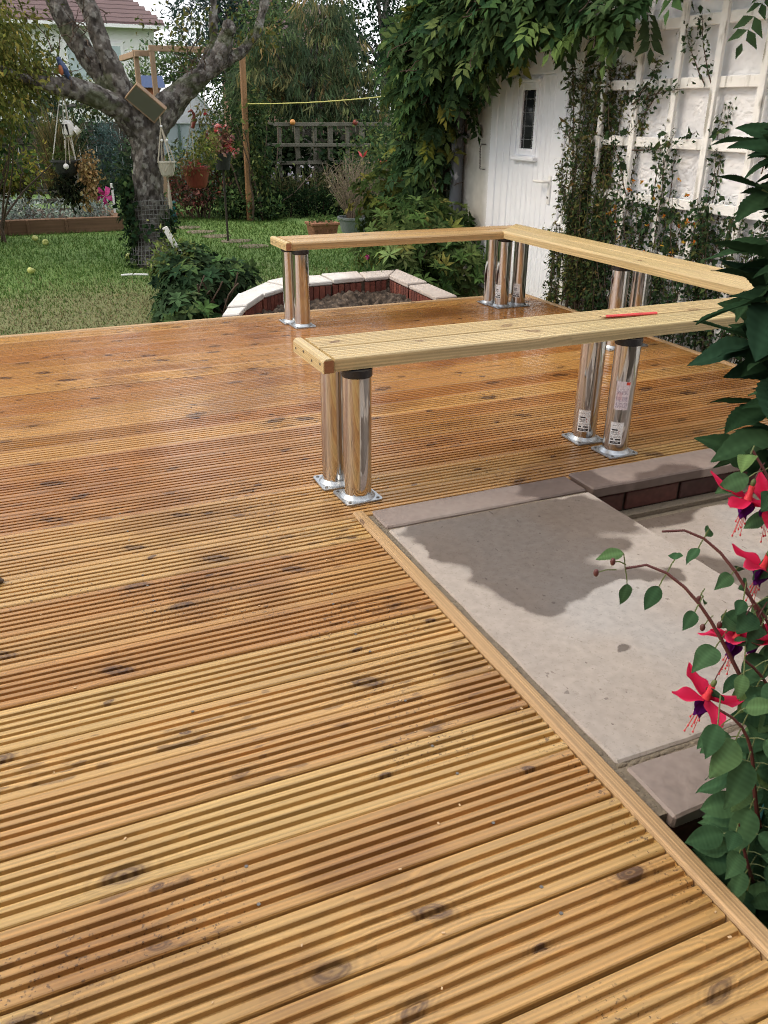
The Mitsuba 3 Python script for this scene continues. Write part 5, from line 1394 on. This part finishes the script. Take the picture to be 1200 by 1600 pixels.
WB = [(4.45, 14.4, 2.05, 0.75, 0.5, 0.42), (5.35, 14.3, 2.15, 0.75, 0.5, 0.45), (4.2, 14.4, 1.55, 0.6, 0.45, 0.35), (5.0, 14.2, 1.55, 0.8, 0.45, 0.40), (5.85, 14.3, 1.55, 0.55, 0.4, 0.40), (6.15, 14.3, 1.25, 0.35, 0.35, 0.25), (5.3, 14.3, 1.2, 0.9, 0.4, 0.18), (5.3, 14.4, 2.6, 0.7, 0.5, 0.3)]
arr = []
b = np.array(WB)
w = (b[:, 3] * b[:, 4] * b[:, 5]) ** (2 / 3)
kk = rng.choice(len(b), 620, p=w / w.sum())
for k in kk:
    d_ = rand_dirs(rng, 1)[0]
    p = b[k, :3] + d_ * b[k, 3:6] * rng.uniform(0.3, 1.0)
    m = int(rng.integers(9, 17))
    P = p + rng.normal(0, 1, (m, 3)) * [0.055, 0.055, 0.04]
    D = rng.normal(0, 0.33, (m, 3)) + [0, 0, -0.9] + d_ * 0.25
    arr.append(leaf_arrays(P, D, rand_dirs(rng, m), rng.uniform(0.14, 0.22, m), 0.024, tones(rng, 1, WL, [0.42, 0.32, 0.17, 0.09], 0.1) * np.exp(rng.normal(0, 0.12, (m, 1))), 0.15, 0.1))
put_leaves('crown', stack(arr), wt)
put('trunk', limbs([[(5.0, 14.6, GZ - 0.1, 0.09), (5.0, 14.5, 1.2, 0.07), (5.1, 14.5, 2.2, 0.04)]] + [[(5.0, 14.5, 1.1, 0.04), (*((np.array(q[:3]) + [5.0, 14.5, 1.3]) / 2), 0.025), (*q[:3], 0.010)] for q in WB], 0.1, 3), 'bark', wt, smooth=True)
tree('tall_dark_tree', 'tall dark small-leaved tree against the sky left of the wisteria', 105, (8.2, 18.5), 4.0,
     [(6.9, 18.4, 3.3, 0.8, 0.6, 0.8), (7.9, 18.4, 2.6, 0.9, 0.6, 0.9), (8.6, 18.5, 3.3, 0.9, 0.6, 0.9), (7.0, 18.2, 2.1, 0.8, 0.6, 0.6), (8.3, 18.3, 1.4, 1.1, 0.6, 0.8), (9.6, 18.5, 2.2, 1.0, 0.6, 1.2), (8.0, 18.5, 4.6, 1.4, 0.8, 0.7), (9.4, 18.5, 3.9, 1.0, 0.6, 0.8), (6.4, 18.2, 1.4, 0.9, 0.6, 0.6)],
     11000, 0.085, 0.058, [(0.020, 0.040, 0.026), (0.034, 0.060, 0.036), (0.055, 0.085, 0.05)], [0.5, 0.36, 0.14], 620, 0.16)
tree('leafy_tree', 'green leafy tree behind the timber frame, right of the cedar', 106, (6.0, 17.2), 2.4,
     [(5.0, 17.0, 1.2, 0.8, 0.4, 0.6), (4.6, 17.0, 2.0, 0.5, 0.4, 0.5), (5.9, 17.0, 1.7, 0.8, 0.4, 0.8), (5.3, 17.1, 2.7, 0.5, 0.4, 0.4)], 6500, 0.09, 0.05, [(0.045, 0.075, 0.035), (0.065, 0.105, 0.045), (0.10, 0.14, 0.06)], None, 330, 0.15)
shrub('post_climber', 'leafy climber on the brown timber post', 107, [(3.55, 12.55, 0.95, 0.17, 0.17, 0.35), (3.60, 12.55, 0.4, 0.16, 0.16, 0.35), (3.2, 12.9, 0.8, 0.22, 0.2, 0.5), (3.05, 13.1, 0.3, 0.3, 0.25, 0.45), (3.6, 12.6, 1.25, 0.12, 0.12, 0.16)], 3600, 0.075, 0.03, [(0.035, 0.062, 0.028), (0.06, 0.095, 0.038), (0.11, 0.135, 0.045)], clumps=200, spread=0.07, hang=0.6)
shrub('red_bush', 'reddish brown berried shrub behind the red hanging pot', 108, [(2.85, 13.0, 0.2, 0.35, 0.3, 0.28), (2.5, 13.1, 0.05, 0.3, 0.25, 0.22)], 2200, 0.05, 0.024, [(0.16, 0.055, 0.045), (0.10, 0.045, 0.035), (0.07, 0.07, 0.035), (0.22, 0.10, 0.09)], clumps=110, spread=0.07)
shrub('border_bush', 'dark leafy shrub at the foot of the brown timber post', 109, [(3.3, 12.75, -0.02, 0.3, 0.25, 0.20), (3.62, 12.5, -0.12, 0.25, 0.2, 0.14)], 1700, 0.07, 0.032, [(0.03, 0.058, 0.026), (0.055, 0.095, 0.036), (0.09, 0.14, 0.05)], clumps=90, spread=0.06)
shrub('fern_clump', 'pale green foliage in front of the greenhouse glass', 113, [(3.0, 15.0, 0.25, 0.35, 0.2, 0.45), (3.5, 15.1, 0.45, 0.3, 0.2, 0.4)], 1500, 0.07, 0.03, [(0.07, 0.10, 0.05), (0.11, 0.14, 0.07), (0.05, 0.08, 0.045)], clumps=110, spread=0.08)
shrub('trunk_border', 'green border plants behind the apple trunk', 110, [(2.0, 12.4, 0.0, 0.3, 0.25, 0.22), (2.35, 13.4, 0.25, 0.3, 0.25, 0.3)], 1700, 0.06, 0.03, [(0.04, 0.07, 0.028), (0.07, 0.11, 0.04), (0.11, 0.14, 0.05)], clumps=90, spread=0.06)
shrub('corner_laurel', 'mixed green shrub between the rustic trellis and the wisteria', 111, [(4.9, 11.2, 0.3, 0.5, 0.4, 0.5), (5.3, 12.3, 0.5, 0.6, 0.4, 0.6), (4.55, 9.6, 0.5, 0.35, 0.4, 0.6), (4.5, 9.2, 1.1, 0.35, 0.4, 0.4)], 5200, 0.07, 0.034, [(0.035, 0.065, 0.03), (0.06, 0.10, 0.042), (0.11, 0.14, 0.05)], clumps=260, spread=0.09)
tl = thing('teal_vase', 'teal glazed vase standing on the grass under the red pot', 'vase')
put('vase', moved(lathe([[0, 0], [0.07, 0], [0.085, 0.06], [0.06, 0.14], [0.075, 0.25], [0.085, 0.27], [0.07, 0.27], [0, 0.2]], 24), (2.32, 12.7, GZ)), 'teal_glaze', tl, smooth=40)
sl = tag('stepping_path', 'worn stepping stones sunk in the lawn', None, None, 'structure')
for i, (x, y) in enumerate(((2.55, 11.0), (2.66, 10.5), (2.45, 11.5), (2.38, 12.0), (2.75, 10.0))):
    put('stone', prism([(x + 0.19 * math.cos(q) * (1 + 0.12 * math.sin(3 * q + i)), y + 0.15 * math.sin(q)) for q in np.arange(9) * 0.698], GZ - 0.02, GZ + 0.012, 0.008), 'mortar', 'stepping_path')
shrub('side_shrub', 'leafy shrub left of the picture beside the deck', 112, [(-4.2, 7.0, 0.3, 0.8, 1.0, 0.7), (-4.6, 9.5, 0.6, 1.0, 1.2, 1.0)], 3600, 0.08, 0.045, DG, clumps=150, spread=0.12)

# ------------------------------------------------------------------ houses beyond the trees
def hull_of(p):
    h = m3.Manifold.hull_points(np.array(p, float)).to_mesh()
    return np.array(h.vert_properties[:, :3]), np.array(h.tri_verts)


hs = thing('white_house', 'white house with a red-brown tiled hip roof behind the trees', 'house')
put('wall', box(-3.0, 4.75, 26.0, 34.0, GZ, 3.18), 'house_white', hs)
rf = put('roof', hull_of([(-3.3, 25.7, 3.2), (5.0, 25.7, 3.2), (5.0, 34.3, 3.2), (-3.3, 34.3, 3.2), (-0.2, 29.4, 5.6), (2.4, 29.4, 5.6), (-3.3, 25.7, 3.12), (5.0, 25.7, 3.12), (5.0, 34.3, 3.12), (-3.3, 34.3, 3.12)]), 'roof_tile', hs)
nrm_ = unit(np.cross([1, 0, 0], np.array([0, 3.7, 2.4]))[None])[0]
for r in range(22):
    t = r / 22.0
    x0, x1 = -3.3 + 3.1 * t + 0.02, 5.0 - 2.6 * t - 0.02
    y, z = 25.7 + 3.7 * t, 3.205 + 2.4 * t
    put('tile_course', moved(box(x0, x1, 0, 0.19, 0.004, 0.024), (0, y, z), rx=math.atan2(2.4, 3.7) - 0.04), 'roof_tile', rf)
put('gutter', box(-3.3, 5.0, 25.58, 25.69, 3.08, 3.16), 'house_white', hs)
for (x0, x1) in ((-1.8, -0.6), (2.4, 3.9)):
    w_ = put('window', cbox(x0, x1, 25.93, 25.999, 1.8, 2.75, 0.01), 'house_white', hs)
    put('pane', box(x0 + 0.08, x1 - 0.08, 25.915, 25.929, 1.88, 2.67), 'pane_pale', w_)
h2 = thing('brick_house', 'brick house with a brown roof half hidden behind the narrow-leaved tree', 'house')
put('wall', box(9.0, 12.2, 30.0, 36.0, GZ, 3.0), 'house_brick', h2)
put('roof', hull_of([(8.7, 29.7, 3.0), (12.5, 29.7, 3.0), (12.5, 36.3, 3.0), (8.7, 36.3, 3.0), (8.7, 33.0, 4.6), (12.5, 33.0, 4.6)]), 'roof_tile', h2)
put('chimney', box(9.3, 9.9, 31.0, 31.6, 3.2, 4.7), 'house_brick', h2)

# ------------------------------------------------------------------ near plants at the right: leaves one by one
def leaf_mesh(L, W, serr=0.0, curl=0.25, fold=0.25, tip=1.0, nu=11, ny=4, teeth=9, seed=0, shape=0.8, wave=0.0):
    t = np.linspace(0, 1, nu)
    half = W / 2 * np.sin(np.pi * t ** shape) ** 0.85 * (1 - 0.15 * t)
    half[0] = half[-1] = 0.0008
    if serr:
        half[1:-1] *= 1 + serr * (np.arange(1, nu - 1) % 2 * 2 - 1)
    V = []
    for i, q in enumerate(t):
        for j in range(-ny // 2, ny // 2 + 1):
            s = j / (ny / 2)
            y = half[i] * s
            z = fold * abs(y) - curl * L * q * q * 0.5 + wave * W * math.sin(q * 9 + seed) * s * s
            V.append([q * L, y, z])
    V = np.array(V)
    m = ny + 1
    I = np.arange(nu * m).reshape(nu, m)
    qd = np.stack([I[:-1, :-1], I[1:, :-1], I[1:, 1:], I[:-1, 1:]], -1).reshape(-1, 4)
    return V, qd


def leaf_variant(args, color, matkey, rib=1.35):
    V, Q = leaf_mesh(**args)
    ny = args.get('ny', 4)
    C = np.tile(np.array(color, float), (len(V), 1))
    j = np.arange(len(V)) % (ny + 1)
    C[j == ny // 2] *= rib
    i = np.arange(len(V)) // (ny + 1)
    C *= np.where(i % 2 == 0, 1.07, 0.93)[:, None]
    C *= (0.94 + 0.12 * np.random.default_rng(args.get('seed', 0)).uniform(size=(len(V), 1)))
    return shape_of((V, Q), matkey, smooth=True, color=C)


def orient(p, d, n, s=1.0):
    d = unit(np.asarray(d, float)[None])[0]
    y = unit(np.cross(np.asarray(n, float), d)[None])[0]
    z = np.cross(d, y)
    M = np.eye(4)
    M[:3, 0], M[:3, 1], M[:3, 2], M[:3, 3] = d * s, y * s, z * s, p
    return T(M.tolist())


rng = RNG(201)
lau = thing('laurel_bush', 'tall dark evergreen bush with toothed glossy leaves at the right edge', 'bush')
LV = [leaf_variant(dict(L=0.112, W=0.060, serr=0.05, curl=c_, fold=f_, nu=19, seed=i, wave=0.04), col, 'leaf_gloss') for i, (c_, f_, col) in enumerate((
    (0.25, 0.25, (0.018, 0.042, 0.020)), (0.45, 0.15, (0.024, 0.052, 0.024)), (0.1, 0.35, (0.015, 0.034, 0.018)), (0.6, 0.2, (0.030, 0.064, 0.030)), (0.3, 0.3, (0.020, 0.048, 0.028)), (0.2, 0.2, (0.10, 0.17, 0.05))))]
spine = [np.array(q) for q in ((1.66, 0.80, GZ), (1.58, 0.92, 0.15), (1.51, 1.10, 0.5), (1.53, 1.21, 0.85), (1.57, 1.34, 1.15), (1.60, 1.38, 1.5))]
put_stems(join([tube(np.array(spine), np.linspace(0.02, 0.007, 6), 7)] + []), 'twig', lau, smooth=40)
shoots = []
nl = 0
levels = np.linspace(0.0, 1.0, 96)
for i, t in enumerate(levels):
    q = 0.46 + t * 0.68
    seg = np.interp(q, [s_[2] for s_ in spine], range(6))
    a_ = int(min(seg, 4))
    c_ = spine[a_] + (spine[a_ + 1] - spine[a_]) * (seg - a_)
    ang = i * 2.399
    rad = 0.150 * (0.75 + 0.4 * rng.uniform()) * (1 - 0.45 * max(0, (q - 0.95) / 0.25))
    e = c_ + np.array([math.cos(ang) * rad, math.sin(ang) * rad, 0.05 + rng.normal(0, 0.03)])
    mid = (c_ + e) / 2 + [0, 0, -0.02]
    shoots.append(tube([c_, mid, e], [0.004, 0.003, 0.002], 5, False))
    for j in range(4):
        tt = (0.45, 0.65, 0.85, 1.0)[j]
        p = c_ + (e - c_) * tt
        out = unit((e - c_)[None])[0]
        sd = np.cross(out, [0, 0, 1]) * (1 if j % 2 else -1)
        d = out * (0.7 if j < 3 else 1.2) + sd * (0.8 if j < 3 else 0.0) + np.array([0, 0, rng.normal(-0.15, 0.3)])
        put_copy('leaf', LV[int(rng.choice(5, p=[0.28, 0.22, 0.22, 0.12, 0.16]))], orient(p, d, [rng.normal(0, 0.4), rng.normal(0, 0.4), 1], float(np.exp(rng.normal(0, 0.18)))), lau)
put('shoot', join(shoots), 'stem_green', lau)
tag(put_copy('young_leaf', LV[5], orient((1.43, 1.02, 0.44), (-0.55, -0.2, -0.35), (0.2, -0.6, 0.7), 1.15), lau), 'pale lime young leaf low on the bush')

fu = thing('fuchsia', 'fuchsia bush with red and purple flowers at the lower right', 'flowering shrub')
FV = [leaf_variant(dict(L=0.088, W=0.054, curl=c_, fold=0.18, nu=21, shape=0.72, seed=i, wave=0.05), col, 'leaf') for i, (c_, col) in enumerate((
    (0.25, (0.045, 0.100, 0.048)), (0.55, (0.060, 0.125, 0.058)), (0.1, (0.036, 0.082, 0.040)), (0.35, (0.085, 0.155, 0.065)), (0.75, (0.12, 0.20, 0.07))))]
rng = RNG(202)
R0 = np.array([1.18, 0.80, GZ])
canes = [
    [R0, (1.14, 0.80, 0.05), (1.10, 0.84, 0.24), (1.055, 0.90, 0.36), (1.00, 0.97, 0.455), (0.965, 1.01, 0.475), (0.925, 1.025, 0.47)],
    [R0, (1.17, 0.82, 0.10), (1.16, 0.88, 0.32), (1.13, 0.97, 0.45), (1.09, 1.04, 0.50), (1.04, 1.07, 0.50)],
    [R0, (1.20, 0.80, 0.15), (1.22, 0.88, 0.40), (1.20, 0.97, 0.58), (1.17, 1.02, 0.66)],
    [R0, (1.10, 0.76, 0.0), (1.04, 0.76, 0.16), (1.00, 0.78, 0.28), (0.965, 0.80, 0.31)],
    [R0, (1.08, 0.74, -0.08), (1.02, 0.72, 0.02), (1.00, 0.74, 0.10)],
    [R0, (1.16, 0.76, 0.0), (1.12, 0.76, 0.2), (1.09, 0.80, 0.34)],
    [R0, (1.25, 0.78, 0.1), (1.30, 0.82, 0.3), (1.30, 0.86, 0.45)],
    [R0, (1.14, 0.70, -0.12), (1.10, 0.66, -0.05), (1.06, 0.66, 0.0)],
    [R0, (1.18, 0.80, 0.12), (1.17, 0.88, 0.34), (1.12, 0.93, 0.43)],
    [R0, (1.16, 0.78, 0.1), (1.12, 0.83, 0.28), (1.06, 0.85, 0.35)],
]


def smooth_path(pts, n=20):
    from scipy.interpolate import CubicSpline
    p = np.array(pts, float)
    s = np.r_[0, np.cumsum(np.linalg.norm(np.diff(p, axis=0), axis=1))]
    return CubicSpline(s, p)(np.linspace(0, s[-1], n))


for i, c_ in enumerate(canes):
    p = smooth_path(c_, 24)
    put('stem', tube(p, np.linspace(0.007, 0.0022, 24), 7), 'stem_red', fu, smooth=50)
    dense = 1 if i in (0, 1) else 2
    stepn = 2
    for k in range(3 if i in (0, 1) else 11 if i >= 8 else 5, 24, stepn if i in (0, 1) else 1):
        if i in (0, 1) and rng.uniform() < 0.1:
            continue
        ax = unit((p[min(k + 1, 23)] - p[k - 1])[None])[0]
        for sgn in (1, -1):
            s_ = unit(np.cross(ax, [math.cos(k * 1.6), math.sin(k * 1.6), 0.3])[None])[0] * sgn
            off = s_ * 0.028
            q0 = p[k] + off
            sc_ = (0.55 + 0.55 * (1 - k / 24)) * float(np.exp(rng.normal(0, 0.15))) * (1.1 if i in (0, 1) else 0.85 if i >= 8 else 1.1)
            if i in (0, 1) and k > 18:
                sc_ *= 0.7
            d = s_ * 0.8 + ax * 0.3 + np.array([-0.1, -0.15, -0.45 + rng.normal(0, 0.25)])
            n_ = np.array([-0.3 + rng.normal(0, 0.3), -0.5 + rng.normal(0, 0.3), 0.9])
            put_copy('leaf', FV[int(rng.choice(5, p=[0.32, 0.26, 0.24, 0.14, 0.04]))], orient(q0, d, n_, sc_), fu)
            put('leaf_stalk', tube([p[k], p[k] + off * 0.6 + [0, 0, 0.003], q0], 0.0012, 4, False), 'stem_green', fu)


def sepal_mesh(L, W, bend):
    return leaf_mesh(L, W, curl=bend, fold=0.45, nu=11, shape=0.9, wave=0.10, seed=bend * 9)


def sepal_tone(c):
    t = (np.arange(55) // 5) / 10.0
    e = np.abs(np.arange(55) % 5 - 2) / 2.0
    return np.clip(np.array(c) * (0.80 + 0.35 * t + 0.15 * e)[:, None] + np.array([0.0, 0.03, 0.06]) * (t * e)[:, None], 0, 0.9)


sep_p = [shape_of(sepal_mesh(0.048, 0.030, b_), 'petal', smooth=True, color=sepal_tone(c_)) for b_, c_ in ((-0.9, (0.60, 0.018, 0.070)), (-0.35, (0.66, 0.03, 0.095)), (-1.5, (0.55, 0.016, 0.06)))]
pet_p = shape_of(leaf_mesh(0.030, 0.026, curl=0.3, fold=-0.5, nu=9, shape=0.6), 'petal', smooth=True, color=np.tile(np.array((0.10, 0.012, 0.14)), (9 * 5, 1)))
tube_p = shape_of(lathe([[0.0, 0.0], [0.0042, -0.001], [0.0040, -0.012], [0.0060, -0.020], [0.004, -0.021], [0, -0.02]], 12), 'red_plastic', smooth=40)
ovary_p = shape_of(ball((0, 0, 0.004), 0.0042, 2, (0.8, 0.8, 1.4)), 'stem_green', smooth=True)
flowers = [((0.985, 0.84, 0.325), (-0.25, 0.1, -1), 'red fuchsia flower with spread sepals hanging left of the leaves'), ((1.10, 0.905, 0.375), (-0.2, 0.0, -1), None), ((1.135, 0.905, 0.37), (0.1, 0.0, -1), None),
           ((1.165, 1.00, 0.60), (-0.15, 0, -1), None), ((1.195, 0.985, 0.585), (0.15, 0, -1), None), ((1.19, 0.955, 0.475), (-0.1, 0.1, -1), None)]
for i, (p, ax, lab) in enumerate(flowers):
    p, ax = np.array(p), unit(np.array(ax, float)[None])[0]
    z = -ax
    x = unit(np.cross(z, [0.2, 1, 0.1])[None])[0]
    y = np.cross(z, x)
    M = np.eye(4)
    M[:3, 0], M[:3, 1], M[:3, 2], M[:3, 3] = x, y, z, p
    sc_ = 1.32
    k = put_copy('flower', tube_p, T(M.tolist()).scale(sc_), fu)
    if lab:
        tag(k, lab)
    put_copy('ovary', ovary_p, T(M.tolist()).scale(sc_), k)
    for j in range(4):
        a_ = j * math.pi / 2 + i * 0.7
        o = x * math.cos(a_) + y * math.sin(a_)
        up_ = rng.uniform(-0.25, 0.55)
        put_copy('sepal', sep_p[(i + j) % 3], orient(p + ax * 0.019 * sc_ + o * 0.003, o + ax * (0.45 - up_), -ax * 0.8 + o * 0.3, sc_), k)
        put_copy('petal', pet_p, orient(p + ax * 0.020 * sc_ + o * 0.001, ax + o * 0.35, o, sc_ * 0.95), k)
    st = []
    for j in range(7):
        o = x * math.cos(j * 0.9) + y * math.sin(j * 0.9)
        ln_s = 0.055 + 0.008 * (j % 3) + (0.02 if j == 0 else 0)
        e = p + ax * ln_s * sc_ + o * 0.008
        st.append(tube([p + ax * 0.02 * sc_, p + ax * 0.04 * sc_ + o * 0.004, e], 0.0007, 4, False))
        st.append(ball(e, 0.0016, 1, (1, 1, 1.5)))
    put('stamens', join(st), 'red_plastic', k)
    put('stalk', tube(smooth_path([p, p + [0.006, 0.0, 0.022], p + [0.03, 0.01, 0.035]], 8), 0.0011, 5), 'stem_red', k)
for i, (p, d) in enumerate((((0.925, 1.025, 0.478), (-0.03, 0.0, 0.012)), ((0.91, 1.03, 0.468), (-0.04, 0.005, 0.0)), ((1.055, 0.93, 0.395), (-0.02, 0, -0.02)), ((1.06, 0.965, 0.43), (-0.02, -0.01, -0.012)), ((1.085, 0.93, 0.40), (-0.01, 0, -0.03)))):
    p, d = np.array(p), np.array(d)
    kk_ = put('bud', ball(p + d, 0.0052, 2, (0.9, 0.9, 1.4)), 'stem_red', fu, smooth=True)
    put('stalk', tube([p, p + d * 0.5 + [0, 0, 0.003], p + d], 0.0012, 4), 'stem_green', kk_)
tn = thing('garden_twine', 'teal twine tied in the lower fuchsia stems', 'twine')
put('twine', tube(smooth_path([(1.14, 0.80, 0.06), (1.08, 0.76, 0.02), (1.03, 0.735, -0.03), (1.01, 0.73, -0.05), (0.985, 0.715, -0.075)], 24), 0.0026, 6), 'twine_teal', tn)
put('knot', ball((1.03, 0.735, -0.03), 0.006, 2), 'twine_teal', tn, smooth=True)
# low dark growth filling the bed under the fuchsia
shrub('ground_cover', 'dark low leaves in the shade under the fuchsia', 203, [(1.35, 0.55, -0.15, 0.35, 0.3, 0.12)], 420, 0.06, 0.035, [(0.02, 0.045, 0.02), (0.03, 0.065, 0.028)], clumps=40, spread=0.06, cat='plants')

# ------------------------------------------------------------------ the house the deck leads from, behind the photographer
hw = thing('brick_villa', 'brick house wall with patio doors that the deck leads out from', 'house')
put('wall', join([box(-6, -1.6, -2.6, -2.3, GZ, 5.2), box(1.2, 7.5, -2.6, -2.3, GZ, 5.2), box(-1.6, 1.2, -2.6, -2.3, 2.1, 5.2)]), 'house_brick', hw)
put('roof', hull_of([(-6.3, -2.0, 5.2), (7.8, -2.0, 5.2), (-6.3, -2.0, 5.3), (7.8, -2.0, 5.3), (-6.3, -6.5, 7.6), (7.8, -6.5, 7.6)]), 'roof_tile', hw)
pf = put('patio_door', join([box(-1.6, -1.5, -2.45, -2.38, 0, 2.1), box(1.1, 1.2, -2.45, -2.38, 0, 2.1), box(-0.25, -0.15, -2.45, -2.38, 0, 2.0), box(-1.5, 1.1, -2.45, -2.38, 2.0, 2.1)]), 'door_white', hw)
put('pane', box(-1.5, 1.1, -2.43, -2.42, 0, 2.0), 'window_glass', pf)
